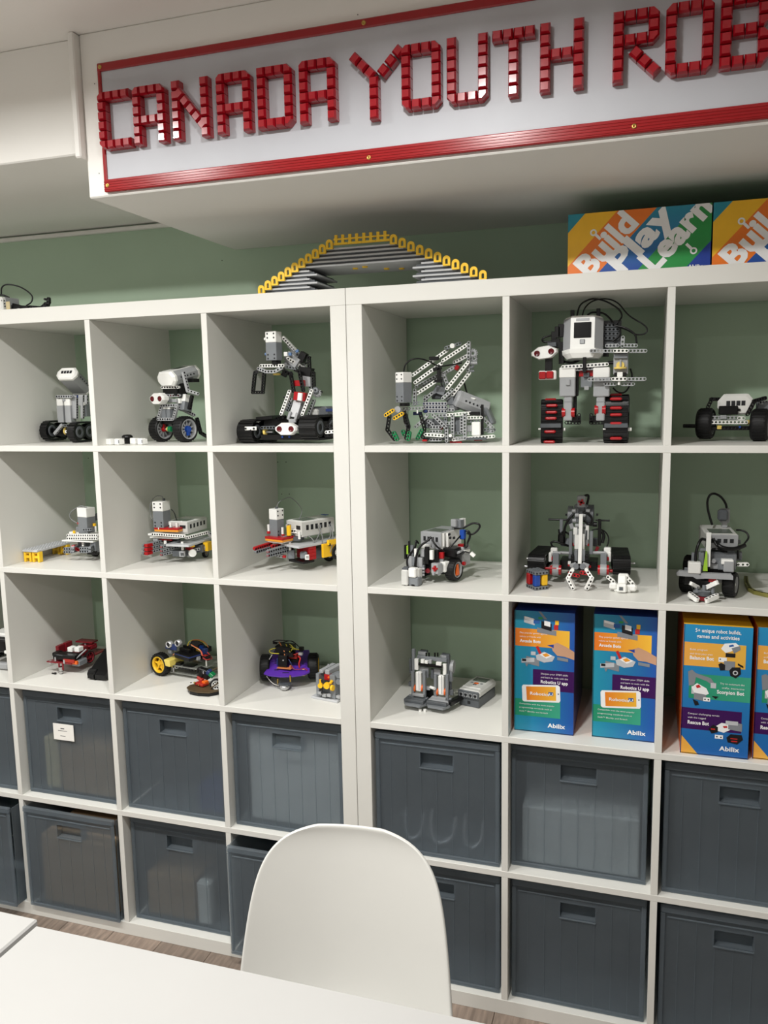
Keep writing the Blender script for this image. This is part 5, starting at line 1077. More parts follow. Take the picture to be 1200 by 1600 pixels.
t.box('tower', 'lgrey', (588, 440, 0), (38, 44, 30), bev=3); t.box('tower', 'lwhite', (535, 385, -10), (10, 18, 14)); t.box('tower', 'lwhite', (645, 400, -10), (8, 36, 10))
for u in (490, 682): t.box('upright', 'lmid', (u, 495, -16), (8, 58, 10)); 
for u in (540, 610): t.box('boom_foot', 'lmid', (u, 615, -40), (8, 28, 10))
t.box('shaft', 'lmid', (545, 240, 0), (10, 36, 12)); t.box('shaft', 'lgrey', (590, 110, 4), (20, 30, 16), bev=2); t.box('shaft', 'ldark', (590, 170, 4), (18, 16, 14)); q = t.p(590, 118, -6); t.add('cross_button', MB().box(q, (.016, .006, .005), rz(0, 0, 20)).box(q, (.005, .006, .016), rz(0, 0, 20)), 'lred')
for u, v in ((520, 197), (652, 197), (548, 240), (612, 240), (525, 290), (550, 335), (615, 335)): t.rod('bush', 'lgrey', (u, v, -10), 'x', 9, 5)
t.rod('motor', 'ldark', (675, 240, 16), 'x', 16, 27, 24); t.rod('motor', 'lmid', (490, 240, 16), 'x', 12, 24, 24); t.box('motor', 'lgrey', (500, 340, -4), (10, 14, 12), roll=-20); t.box('motor', 'lmid', (590, 210, 10), (34, 40, 20), bev=3)
t.rod('axle', 'lblack', (380, 280, 10), 'x', 52, 2.6); t.rod('axle', 'lblack', (790, 288, 10), 'x', 34, 2.2); t.box('side_bar', 'lmid', (402, 340, 6), (8, 34, 8)); t.box('side_bar', 'lblack', (760, 400, 0), (8, 66, 8)); t.rod('gear', 'lblack', (718, 325, 0), 'x', 10, 6)
for u in (450, 738): t.rod('pin', 'hole', (u, 234, 0), 'x', 5, 2.6)
for qs, r in ((((520, 225, -10), (470, 280, -14), (435, 360, -14), (430, 440, -10)), 3), (((590, 100, 0), (620, 60, 4), (655, 55, 8), (650, 110, 10), (630, 170, 10)), 3), (((600, 210, -14), (660, 230, -14), (690, 280, -14), (660, 320, -14), (610, 290, -14)), 2.6), (((380, 370, 4), (390, 440, 0), (420, 390, 0), (480, 420, 0)), 2.6), (((300, 500, -6), (340, 485, -6), (420, 510, -6), (480, 530, 0)), 2.8), (((305, 500, -6), (320, 530, -6), (370, 550, -6)), 2.4), (((670, 400, 0), (720, 370, 0), (800, 385, 4), (845, 450, 4), (830, 530, 0), (790, 570, 0)), 1.8), (((780, 390, 2), (800, 430, 2), (785, 500, 0)), 4)): t.wire('lblack', *qs, r=r)
t.box('cable_knot', 'lblack', (405, 455, 0), (18, 26, 14), bev=4); t.box('cable_knot', 'lmid', (440, 490, 10), (24, 20, 16), bev=3); t.box('side_motor', 'ldark', (720, 490, 20), (10, 20, 12)); t.box('side_motor', 'clear_red', (735, 560, 0), (8, 16, 10), roll=20); t.box('tower_pin', 'lred', (645, 515, -10), (9, 6, 8)); t.box('tower_pin', 'lred', (517, 510, -10), (5, 8, 8)); t.box('foot_pin', 'lred', (480, 705, -30), (8, 6, 8)); t.box('foot_pin', 'lred', (665, 720, -30), (8, 6, 8)); t.box('foot_pin', 'lwhite', (480, 685, -30), (8, 8, 8))
for u in (508, 640): t.beam('lblack', (u, 620, -44), (u, 690, -44))
for u in (540, 602): t.rod('pivot', 'lmid', (u, 718, -60), 'y', 10, 7); t.box('pivot_arm', 'lgrey', (u-28 if u < 570 else u+28, 705, -56), (16, 9, 8), roll=-20 if u < 570 else 20)
t.box('pivot_core', 'lblack', (572, 712, -52), (10, 10, 10)); t.box('link', 'lred', (485, 785, -86), (8, 10, 8), roll=-20); t.beam('lred', (495, 790, -90), (560, 805, -90)); t.beam('lred', (590, 775, -90), (655, 785, -90))
t.beam('lwhite', (507, 752, -92), (466, 828, -98), (518, 925, -106), name='claw', hole=V((.3, 1, .2))); t.beam('lwhite', (637, 752, -92), (688, 828, -98), (638, 925, -106), name='claw', hole=V((-.3, 1, .2)))
for u in (507, 640): t.rod('claw_pin', 'lwhite', (u, 750, -94), 'y', 12, 4.4)
t.done()
# colour block frame and white toy ship in front of it
t = Bot('colour_block', 'small grey brick frame holding red, blue and yellow cylinders', 'toy block', (810, 770, 6), .085, (175, 920), Z3)
yw = 38; R = rz(yw); c = t.p(175, 830); c.z = Z3+.0245
ex, ey = R @ V((1, 0, 0)), R @ V((0, 1, 0))
for z, nm in ((-.0185, 'lower_plate'), (.0185, 'upper_plate')):
    t.add(nm, MB().box(c+V((0, 0, z)), (.036, .044, .0085), R, .0008), 'lmid'); mb = MB()
    for k in range(4):
        q = c+V((0, 0, z))-ey*.022+ex*(.009*(k-1.5)); mb.cyl(q+ey*.001, q-ey*.0004, .0024, None, 8); q = c+V((0, 0, z))-ex*.018+ey*(.010*(k-1.5)); mb.cyl(q+ex*.001, q-ex*.0004, .0024, None, 8)
    t.add('pin_hole', mb, 'hole')
mb = MB()
for i in range(3):
    for j in range(4): q = c+ex*(.010*(i-1))+ey*(.0105*(j-1.5))+V((0, 0, .0225)); mb.cyl(q, q+V((0, 0, .0018)), .0032, None, 8)
t.add('stud', mb, 'lmid')
for dx, dy, m in ((-.012, .012, 'lred'), (-.010, -.014, 'lblue'), (.011, -.013, 'lyellow'), (.010, .014, 'lwhite')): q = c+ex*dx+ey*dy; t.add('cylinder', MB().box(q, (.016, .015, .029), R, .003), m)
t.done()
t = Bot('toy_ship', 'small white winged toy ship beside the claw robot', 'toy', (810, 770, 6), .09, (985, 940), Z3)
t.box('hull', 'lwhite', (970, 900, -4), (22, 20, 26), bev=3); t.box('nose', 'lwhite', (975, 830, 2), (20, 24, 18), pitch=-20, bev=4); t.box('window', 'ldark', (962, 912, -17.4), (9, 8, 1.4), bev=.3)
for sx, u, v in ((-1, 890, 880), (1, 1070, 898)): t.box('wing', 'lwhite', (u, v, 4), (18, 16, 26), bev=4); t.beam('lwhite', (u+50*-sx*-1 if sx < 0 else 1020, 800 if sx < 0 else 805, 4), (u, v-40, 4), name='strut')
t.box('wing', 'lwhite', (1030, 905, 6), (14, 18, 22), bev=3); t.box('wing', 'lwhite', (925, 900, 6), (14, 18, 22), bev=3); t.box('tail', 'lwhite', (985, 790, 10), (24, 10, 16), bev=3)
t.done()

# ---- rover with looped cable, and the olive strip beside it
t = Bot('rover_robot', 'grey toy rover with tall black cable loop and front white pincers', 'toy robot', (1040, 770, 7.5), .105, (510, 1240), Z3)
t.wheel((760, 1095, -8), (1, -.3, 0), 28, 28, rim='lgrey', hub='lwhite', rr=.66); t.wheel((255, 1050, 20), (1, -.3, 0), 27, 28, rim='lgrey', rr=.66); t.wheel((275, 860, 70), (1, -.3, 0), 22, 20, rim='lgrey', rr=.66)
t.brick((610, 545, 50), 68, 36, 100, yaw=6, pitch=4, nport=4, face='lgrey', body='lpale', top='lpale')
t.box('sensor', 'ldark', (668, 285, 60), (22, 26, 20), bev=4); t.box('sensor_back', 'lgrey', (690, 290, 76), (22, 34, 12), bev=2); t.box('mast', 'lgrey', (690, 370, 72), (12, 24, 10))
for qs, r in ((((545, 400, 50), (520, 320, 50), (495, 220, 50), (490, 120, 50), (520, 50, 50), (580, 35, 50), (650, 75, 54), (700, 145, 60), (715, 200, 64)), 2.8), (((825, 460, 40), (890, 465, 40), (950, 495, 34), (970, 550, 28), (930, 610, 20), (860, 690, 10)), 2.2), (((590, 600, -4), (630, 650, -16), (720, 680, -18), (820, 680, -10), (930, 640, 4)), 5), (((560, 560, -4), (600, 640, -14), (680, 670, -18)), 3), (((470, 575, 0), (420, 570, -16), (380, 640, -26), (355, 740, -30), (350, 840, -34)), 3.4), (((540, 685, 0), (620, 690, -4), (720, 715, -4)), 3), (((830, 560, 20), (840, 640, 14), (850, 800, 10)), 2.4)): t.wire('lblack', *qs, r=r)
t.box('tape', 'lwhite', (500, 690, -30), (10, 78, 1.4), pitch=-2, bev=.2); t.box('tape', 'lwhite', (498, 512, -14), (10, 4, 30), bev=.2)
t.add('fin', MB().prism([(-.005, -.022), (.005, -.022), (.003, .022), (0, .024)], t.p(465, 825, -36), V((1, 0, 0)), V((0, 0, 1)), .004), 'llime')
t.box('body', 'lmid', (620, 800, 20), (70, 40, 60), bev=3); t.box('body', 'ldark', (640, 740, 10), (60, 14, 40)); t.box('motor', 'lgrey', (735, 880, -16), (22, 26, 24), bev=2); t.box('motor', 'lwhite', (720, 830, -16), (26, 12, 22), bev=2); t.box('body', 'lgrey', (580, 880, -6), (24, 12, 16)); t.box('body', 'lmid', (650, 870, -14), (14, 20, 14)); t.rod('pin', 'lgrey', (560, 820, -16), 'y', 10, 5); t.box('body', 'lblack', (600, 920, 6), (50, 16, 40))
for u, v, w, h in ((320, 790, 7, 26), (425, 800, 8, 30), (395, 760, 6, 20), (440, 690, 14, 6), (240, 925, 8, 10), (430, 960, 10, 14)): t.box('link', 'lmid', (u, v, -20), (w, h, 8))
t.box('light_sensor', 'lwhite', (335, 897, -40), (27, 26, 22), bev=2); t.box('sensor_edge', 'lmid', (402, 930, -38), (5, 22, 20))
t.add('bumper', MB().prism([(-.064, .004), (-.058, .010), (-.02, .006), (.052, .006), (.056, .002), (.056, -.006), (.0, -.006), (-.02, -.008), (-.028, -.003), (-.044, -.003), (-.062, -.002)], t.p(470, 985, -34), V((1, 0, 0)), V((0, 0, 1)), .014), 'lgrey')
t.box('gear_housing', 'lblack', (330, 1040, -30), (46, 22, 20), bev=3); t.box('gear_housing', 'lblack', (455, 1080, -34), (22, 20, 16), bev=3); t.box('brick', 'lred', (545, 1030, -36), (16, 13, 14)); t.box('brick', 'lgrey', (630, 1040, -10), (10, 10, 20))
t.beam('lwhite', (300, 1090, -64), (375, 1130, -50), name='claw', hole='z'); t.beam('lwhite', (595, 1080, -64), (490, 1130, -50), name='claw', hole='z', w=10); t.beam('lwhite', (285, 1215, -64), (365, 1275, -80), name='claw', hole='z', w=10); t.beam('lwhite', (597, 1235, -64), (485, 1285, -80), name='claw', hole='z', w=10)
for u, v in ((362, 1160), (450, 1150), (553, 1170)): t.rod('claw_post', 'lmid', (u, v, -54), 'z', 16, 4)
t.rod('gear', 'ldark', (450, 1205, -60), 'z', 8, 13, 14); t.box('claw_base', 'clear_red', (430, 1262, -66), (22, 9, 14)); t.box('claw_base', 'lmid', (420, 1180, -52), (36, 6, 16))
t.beam('lwhite', (850, 862, 0), (955, 862, 0)); t.box('axle', 'lblack', (820, 865, 0), (8, 6, 8)); t.box('rear_frame', 'lmid', (850, 760, 30), (14, 20, 20)); t.rod('pin', 'lmid', (855, 598, 40), 'x', 8, 5)
t.done()
t = Bot('curved_strip', 'bent olive green toy track strip lying on the shelf', 'toy piece', (1040, 770, 7.5), .17, (1060, 1150), Z3)
pts = []
for (u, v) in ((940, 990), (948, 1060), (985, 1125), (1050, 1160), (1130, 1178), (1230, 1200), (1330, 1225)):
    px, py = 1040+u/7.5, 770+v/7.5; d = FW + RT*((px-600)/FOC) - UP*((py-800)/FOC); pts.append(CAM + d*((Z3+.006-CAM.z)/d.z))
for k, (a, b) in enumerate(zip(pts, pts[1:])): t.beam('olive', a, b, hole='z', name='link', w=9)
t.done()
# ---- red acrylic car
t = Bot('red_robot_car', 'dark red acrylic robot car with black battery box and metal ball caster', 'toy robot', (60, 990, 10), .115, (400, 560), Z2)
c = t.p(330, 470, -10); zp = c.z; xl = t.p(130, 480, -10).x; xr = t.p(560, 480, -10).x; y0 = c.y; W = xr-xl
pl = lambda pts, z, th, m, nm: t.add(nm, MB().prism([(p[0], p[1]) for p in pts], V((0, 0, z)), V((1, 0, 0)), V((0, 1, 0)), th), m)
pl([(xl, y0), (xr-.01, y0), (xr+.004, y0+.03), (xr+.004, y0+.15), (xl+.01, y0+.15), (xl+.01, y0+.03)], zp, .004, 'clear_red', 'chassis_plate')
pl([(xl+.03, y0+.10), (xr-.01, y0+.10), (xr-.01, y0+.13), (xl+.03, y0+.13)], zp+.036, .004, 'clear_red', 'top_plate')
t.box('battery_box', 'lblack', (450, 355, 10), (80, 17, 34), bev=2); t.box('battery_lid', 'ldark', (330, 338, -13), (22, 2, 1), bev=.2); t.box('battery_lid', 'ldark', (500, 330, -13), (20, 2, 1), bev=.2); t.box('battery_box', 'lblack', (300, 310, 16), (20, 12, 30), bev=3)
for u in (525, 632): t.box('label', 'lwhite', (u, 240, 30), (17, 14, 22), bev=1)
for u, v, d in ((345, 240, 50), (700, 270, 60), (460, 190, 80)): t.box('bracket', 'clear_red', (u, v, d), (12, 26, 30))
t.add('wing', MB().box(t.p(770, 175, 100), (.052, .03, .004), rz(-14, 8, -4), .001), 'clear_red'); t.add('wing', MB().box(t.p(840, 205, 100), (.022, .026, .012), rz(-14), .003), 'clear_red'); t.rod('screw', 'silver', (732, 178, 90), 'z', 7, 2.4)
q = t.p(800, 368, 60); t.wheel(q, (1, -.1, 0), 20, 7, rim='clear_red', hub='lred', rr=.82, tread=False); t.wheel(q+V((-W*1.02, .0, 0)), (-1, 0, 0), 20, 7, rim='clear_red', hub='lred', rr=.82, tread=False); t.cyl('axle', 'silver', q, q+V((-W, 0, 0)), 2)
t.cyl('rod', 'lgrey', (552, 425, -6), (745, 252, 40), 2.2); t.box('motor', 'lmid', (640, 440, 20), (30, 18, 40), bev=3); t.box('circuit', 'pcb_red', (480, 430, -8), (40, 10, 6)); t.box('circuit', 'lorange', (575, 455, -4), (18, 10, 8)); t.rod('screw', 'silver', (190, 450, -6), 'z', 9, 4); t.rod('screw', 'silver', (265, 400, -8), 'z', 12, 2.4); t.box('circuit', 'lgrey', (405, 440, -10), (6, 12, 5))
for u in (325, 385): t.rod('caster_post', 'clear_red', (u, 520, -8), 'z', 20, 2.6)
t.rod('caster', 'steel', (352, 550, -8), 'z', 12, 7); q = t.p(352, 595, -8); t.add('caster_ball', MB().lathe(q, (0, 0, 1), [(.0075*math.sin(a*math.pi/8), -.0075*math.cos(a*math.pi/8)) for a in range(9)], 16), 'steel')
t.done()
t = Bot('plastic_clip', 'tiny black plastic clip lying in front of the red car', 'clip', (60, 990, 10), .10, (245, 630), Z2)
q = t.p(245, 630); q.z = Z2+.0018; t.add('bar', MB().box(q, (.017, .005, .0036), rz(-8), .0008), 'lblack'); t.add('tooth', MB().box(q+V((.004, .001, .002)), (.007, .004, .003), rz(-8), .0006), 'lblack'); t.done()
t = Bot('black_crawler', 'low black crawler chassis with an orange wire, half hidden by the divider', 'toy robot', (60, 990, 10), .095, (860, 700), Z2)
q = t.p(858, 620, 0); xx = q.x
t.add('side_plate', MB().prism([(0, 0), (.006, -.001), (.15, .002), (.15, .05), (.075, .046), (.012, .026), (0, .018)], V((xx+.014, q.y-.012, Z2+.001)), V((0, 1, 0)), V((0, 0, 1)), -.004), 'lblack')
t.add('body', MB().prism([(0, .003), (.15, .004), (.15, .075), (.085, .066), (.012, .024), (0, .016)], V((xx-.012, q.y-.012, Z2+.001)), V((0, 1, 0)), V((0, 0, 1)), .062), 'lblack'); t.add('battery', MB().box(V((xx+.03, q.y+.11, Z2+.076)), (.04, .07, .018), bev=.002), 'lblack')
t.track(V((xx-.001, q.y+.065, Z2+.0145)), 150, 27, 26, links=34)
t.wire('copper_wire', V((xx+.054, q.y+.075, Z2+.062)), V((xx+.054, q.y+.045, Z2+.052)), V((xx+.054, q.y+.03, Z2+.036)), V((xx+.054, q.y+.04, Z2+.02)), r=1.6, name='wire')
t.done()
t = Bot('wheeled_robot', 'black and white wheeled robot cut by the left edge', 'toy robot', (0, 940, 11.43), .17, (-150, 1000), Z2)
q = V((-1.235, .17, Z2)); n = V((1, -.2, 0))
t.wheel(q+V((.05, 0, .045)), n, 45, 26, rim='lgrey'); t.wheel(q+V((-.08, .03, .045)), n, 45, 26, rim='lgrey'); t.add('body', MB().box(q+V((-.015, .0, .065)), (.09, .11, .04), bev=.004), 'lblack'); t.add('arm', MB().box(q+V((.055, -.06, .05)), (.05, .012, .01), rz(-10), .002), 'lwhite'); t.add('skid', MB().box(q+V((.03, -.075, .012)), (.06, .02, .02), bev=.004), 'lgrey'); t.add('cover', MB().box(q+V((-.015, .01, .092)), (.07, .08, .014), bev=.004), 'lwhite')
t.done()

# ---- yellow-wheeled car with ultrasonic eyes
t = Bot('yellow_wheel_car', 'clear chassis robot car with one big yellow wheel and round silver eyes', 'toy robot', (225, 990, 9.23), .165, (500, 600), Z2)
n = V((-.25, -.97, 0))
q = t.p(205, 505, 0)
def ywheel(c, hb):
    t.wheel(c, n, 34, 27, rim='yellow_brick', hub='yellow_brick', spokes=5, rr=.74)
    a, b = perp(n)
    t.add('wheel_web', MB().lathe(c+n*.004, n, [(0, 0), (.012, 0), (.013, -.002)], 18), 'yellow_brick')
ywheel(q-n*.012, 1); ywheel(q-n*.14+V((.02, 0, 0)), 0)
t.box('gearbox', 'gearbox', (435, 440, 20), (24, 20, 60), yaw=-14, bev=2); t.box('gearbox', 'gearbox', (430, 500, 20), (18, 12, 20), yaw=-14, bev=2)
o = t.add('circuit_board', MB().box(t.p(395, 240, 10), (.046, .003, .018), rz(-14, -6), .0005), 'pcb_blue')
for u, v in ((352, 213), (480, 195)):
    c = t.p(u, v, 4); t.add('sonar_eye', MB().lathe(c, n, [(.0098, -.012), (.0098, .002), (.0075, .002), (.0068, -.001), (0, -.001)], 20), 'silver', o); t.add('sonar_mesh', MB().lathe(c, n, [(.0064, 0), (.004, .0006), (0, .0006)], 16), 'hole', o)
t.box('servo', 'lmid', (392, 310, 14), (12, 10, 12), yaw=-14)
c = t.p(740, 470, 50); R = rz(-8)
t.add('chassis_plate', MB().box(c, (.13, .10, .003), R, .0006), 'acrylic'); t.add('chassis_plate', MB().box(c+V((.0, 0, -.024)), (.12, .09, .003), R, .0006), 'acrylic')
mb = MB()
for k in range(9): mb.box(c+R @ V((-.04+.011*k, -.051, -.003)), (.004, .002, .004), R)
t.add('slot', mb, 'hole')
for sx, sy in ((-.05, -.04), (.055, -.04), (-.05, .04), (.055, .04)): q = c+R @ V((sx, sy, -.012)); t.add('standoff', MB().cyl(q-V((0, 0, .012)), q+V((0, 0, .012)), .0025), 'silver')
t.box('shield_board', 'lblack', (645, 360, 10), (70, 16, 50), yaw=-22, bev=1); t.box('shield_edge', 'pcb_blue', (655, 345, 8), (72, 2.5, 52), yaw=-22, bev=.4); t.box('header', 'lblack', (600, 300, 14), (46, 14, 10), yaw=-22); t.box('header', 'lblack', (640, 265, 30), (40, 16, 10), yaw=-22); t.box('header', 'lblack', (690, 270, 30), (30, 10, 10), yaw=-22); t.box('capacitor', 'lgrey', (770, 400, 6), (18, 12, 14), yaw=-22, bev=2); t.box('terminal', 'lblue', (835, 250, 50), (14, 10, 10), yaw=-22); t.box('terminal', 'pcb_blue', (880, 310, 40), (14, 20, 14), yaw=-22); t.box('driver_board', 'lblack', (890, 400, 20), (24, 16, 22), yaw=-22); t.box('driver_chip', 'pcb_red', (885, 375, 16), (14, 5, 12), yaw=-22); t.box('heat_sink', 'lblack', (925, 270, 60), (16, 16, 16), yaw=-22)
t.box('battery', 'lblack', (520, 495, 20), (18, 14, 20)); t.box('battery', 'lblack', (670, 525, 20), (40, 12, 30), bev=3); t.box('screen_board', 'screen', (760, 200, 60), (40, 20, 3), pitch=-30)
for m, qs in (('copper_wire', ((640, 220, 30), (660, 165, 34), (750, 140, 40), (850, 160, 44), (910, 215, 44), (930, 250, 44))), ('copper_wire', ((680, 210, 20), (740, 250, 10), (810, 290, 4), (840, 370, 0))), ('wire_yellow', ((630, 225, 30), (655, 170, 30), (720, 145, 40), (840, 170, 50), (920, 230, 50))), ('wire_red', ((700, 220, 20), (780, 270, 10), (830, 310, 4), (855, 380, 0))), ('lblack', ((660, 230, 34), (700, 165, 40), (800, 165, 44), (880, 240, 44))), ('wire_red', ((915, 320, 30), (960, 370, 30), (985, 420, 30))), ('wire_white', ((690, 225, 20), (760, 262, 10), (820, 300, 4))), ('copper_wire', ((470, 350, 10), (440, 345, 6), (420, 365, 6))), ('wire_red', ((850, 400, 0), (900, 430, 0), (960, 420, 10)))): t.wire(m, *qs, r=1.3, name='wire')
t.rod('standoff', 'wire_white', (902, 480, 4), 'z', 18, 2); t.done()
# ---- brown board rover in front of it
t = Bot('board_rover', 'small brown board rover with white-hubbed wheel, orange and red parts', 'toy robot', (225, 990, 9.23), .085, (860, 880), Z2)
c = t.p(850, 800, 0); R = rz(-20)
outl = [(-.042, -.012), (-.034, -.030), (-.012, -.040), (.02, -.036), (.05, -.02), (.066, .02), (.06, .07), (.02, .075), (-.02, .02), (-.036, .012)]
t.add('board', MB().prism(outl, c+V((0, 0, -.004)), R @ V((1, 0, 0)), R @ V((0, 1, 0)), .0035), 'brown_board')
t.add('board_edge', MB().prism([(x*.94, y*.94) for x, y in outl], c+V((0, 0, -.014)), R @ V((1, 0, 0)), R @ V((0, 1, 0)), .008), 'lblack')
for u, v in ((685, 795), (762, 858), (680, 745)): t.rod('hole', 'hole', (u, v, 0), 'z', 1.4, 2.4)
t.box('circuit', 'pcb_red', (830, 760, 6), (34, 8, 22), yaw=-20, bev=1.5); t.box('circuit', 'lorange', (885, 745, 8), (14, 12, 16), yaw=-20, bev=1.5); t.box('contact', 'brass', (780, 775, -4), (14, 3, 3), yaw=-40); t.box('contact', 'brass', (730, 745, -2), (5, 5, 4)); t.box('circuit', 'pcb_red', (815, 690, 20), (22, 10, 10), yaw=-20, roll=20)
t.wheel((820, 600, 30), (-.5, -.85, .1), 17, 12, rim='lblack', hub='lblack', rr=.7); t.box('battery', 'lblack', (880, 610, 30), (34, 26, 20), roll=15, bev=2); t.box('battery_wrap', 'pcb_blue', (940, 590, 24), (10, 12, 18), roll=35); t.box('battery_wrap', 'lgreen', (985, 630, 24), (14, 10, 18), roll=35); t.wheel((1045, 775, -4), (.35, -.92, .1), 17, 11, rim='lwhite', hub='lwhite', rr=.74, spokes=8); t.box('strut', 'brown_board', (1000, 560, 40), (44, 4, 20), roll=-28); t.cyl('lever', 'brown_board', (960, 830, -14), (1090, 735, -14), 2); t.box('pin', 'silver', (858, 600, 10), (3, 8, 3))
t.done()

# ---- purple car
t = Bot('purple_robot_car', 'purple plate robot car with two wide black tyres and a tangle of wires', 'toy robot', (390, 990, 8), .20, (450, 640), Z2)
cl = t.p(150, 460, 0); cr = t.p(800, 455, 46); cr.z = cl.z = (cl.z+cr.z)/2
cl.x = max(cl.x, cellx(-1)+.0275)
nx = (cr-cl).normalized(); py_ = V((-nx.y, nx.x, 0))
t.wheel(cl, -nx, 37, 29, rim='lblack', hub='yellow_brick', spokes=5, rr=.7); t.wheel(cr, nx, 37, 31, rim='yellow_brick', hub='yellow_brick', spokes=5, rr=.7)
m0 = (cl+cr)/2; W = cr.x-cl.x
O = m0-py_*.072+V((0, 0, -.004)); ey = (py_*.98+V((0, 0, .17))).normalized()
t.add('chassis_plate', MB().prism([(-.068, .014), (-.05, .002), (-.02, -.006), (.02, -.006), (.048, .002), (.062, .016), (.058, .06), (.06, .11), (.052, .15), (-.052, .15), (-.058, .11), (-.056, .06)], O, nx, ey, .004), 'purple')
for x, y, w in ((-.034, .03, .012), (-.024, .05, .008), (-.006, .012, .018), (.03, .03, .01), (.04, .06, .006), (-.04, .07, .006)): t.add('slot', MB().box(O+nx*x+ey*y+V((0, 0, .0042)), (w, .004, .001), rz(17, 10)), 'hole')
t.box('gearbox', 'gearbox', (260, 500, 20), (20, 20, 50)); t.box('gearbox', 'gearbox', (690, 500, 20), (20, 20, 50))
t.box('tower', 'lblack', (425, 390, -14), (28, 34, 14), bev=1); t.box('tower', 'lblack', (450, 240, 10), (50, 26, 40), bev=2); t.box('tower', 'screen', (500, 300, -4), (30, 14, 20)); t.box('bracket', 'copper_wire', (440, 478, -22), (44, 3, 14)); t.box('bracket', 'copper_wire', (515, 462, -20), (4, 9, 10)); t.box('sensor_board', 'pcb_blue', (360, 400, -8), (4, 22, 14)); t.rod('lens', 'silver', (422, 382, -22), 'y', 2, 2)
t.box('driver_board', 'pcb_red', (560, 330, 10), (24, 16, 20)); t.box('capacitor', 'silver', (640, 300, 0), (14, 9, 10), bev=2); t.box('header', 'lblack', (650, 240, 20), (12, 12, 12)); t.box('header', 'lblack', (560, 370, 10), (30, 12, 20)); t.box('header', 'lblack', (320, 168, 10), (14, 5, 5))
for m, qs, r in (('wire_yellow', ((440, 250, 0), (350, 230, -8), (270, 245, -10), (250, 270, -10), (280, 292, -12), (370, 300, -14)), 1.3), ('wire_yellow', ((455, 180, 0), (490, 250, -8), (520, 300, -10)), 1.2), ('wire_yellow', ((500, 180, 0), (540, 215, -4), (520, 265, -6), (470, 310, -10)), 1.2), ('wire_yellow', ((490, 250, -4), (560, 240, -4), (620, 250, 0)), 1.1), ('copper_wire', ((370, 150, 4), (410, 220, -4), (435, 270, -10), (440, 320, -14)), 1.6), ('lblack', ((310, 165, 10), (295, 145, 6), (340, 130, 4), (430, 135, 6), (540, 150, 10), (640, 230, 16)), 1.3), ('lblack', ((300, 150, 10), (400, 160, 8), (520, 140, 10), (600, 190, 14)), 1.3), ('wire_red', ((610, 330, 0), (635, 360, -6), (620, 420, -10), (625, 475, -10)), 2.4), ('wire_red', ((500, 300, -8), (560, 310, -8), (610, 290, -4)), 1.4), ('pcb_blue', ((490, 370, -14), (520, 420, -18), (540, 470, -18), (570, 500, -20)), 1.2), ('wire_red', ((520, 420, -16), (550, 490, -20), (620, 495, -16), (700, 490, -10), (725, 540, -8), (690, 570, -10)), 1.1), ('wire_white', ((285, 310, -8), (240, 380, -14), (195, 430, -20), (190, 490, -24)), 1.1), ('wire_white', ((215, 580, -40), (260, 640, -44), (310, 680, -44), (370, 700, -44)), 1.1), ('wire_yellow', ((400, 240, -4), (450, 245, -8), (520, 215, -6), (600, 250, 0)), 1.1)): t.wire(m, *qs, r=r, name='wire')
for u, v, d in ((355, 650, -44), (510, 610, -50)): t.rod('standoff', 'brass', (u, v, d), 'z', 18, 2.4)
c = t.p(440, 705, -46); t.add('caster', MB().lathe(c+V((0, 0, -.003)), (0, 0, 1), [(.004, -.009), (.011, -.005), (.014, .001), (.013, .006), (0, .007)], 20), 'silver'); t.add('caster_plate', MB().box(c+V((0, 0, .006)), (.036, .02, .003), rz(-8), .0006), 'ldark')
t.done()
# ---- little geared block model at the seam
t = Bot('gear_model', 'small grey gear model on a light base plate with yellow gears', 'toy model', (390, 990, 8), .125, (990, 850), Z2)
c = t.p(985, 800, 6); c.z = Z2+.003; R = rz(-12)
t.add('base_plate', MB().box(c+V((.004, .01, 0)), (.086, .07, .006), R, .001), 'deck_grey')
t.box('wall', 'lmid', (920, 600, 10), (10, 62, 56), yaw=-12); t.box('wall', 'lgrey', (975, 430, 24), (12, 9, 66), yaw=-12); t.box('wall', 'lgrey', (1050, 440, 26), (14, 12, 66), yaw=-12); t.box('wall', 'lmid', (1085, 640, 4), (18, 66, 40), yaw=-12); t.box('core', 'ldark', (990, 700, 0), (26, 26, 20), yaw=-12); t.box('brick', 'lred', (990, 540, 0), (22, 16, 14), yaw=-12)
for k in range(5): t.rod('stud', 'lgrey', (925+15*k, 465-18*k, -4+10*k), 'z', 4, 2.6)
for v in (510, 590, 735): t.rod('pin', 'hole', (905, v, -22), 'y', 3, 3)
t.rod('gear', 'lyellow', (885, 650, -26), 'y', 6, 7, 12); t.rod('gear', 'lyellow', (965, 650, -26), 'y', 8, 9, 12); t.rod('gear', 'lyellow', (1035, 680, -24), V((1, -.3, 0)), 6, 8, 12); t.rod('gear', 'lyellow', (1020, 605, -20), V((.5, 0, .8)), 9, 4, 10); t.rod('axle', 'lyellow', (885, 595, -20), 'z', 9, 3); t.rod('axle', 'lorange', (990, 545, -12), 'y', 5, 3)
for u, v in ((1115, 520), (1115, 600)): t.rod('gear', 'lmid', (u, v, -18), 'y', 8, 8, 12)
for u, v in ((885, 740), (1000, 770), (1115, 790), (940, 770)): t.box('foot', 'lgrey', (u, v, -16), (12, 8, 10), yaw=-12)
t.done()

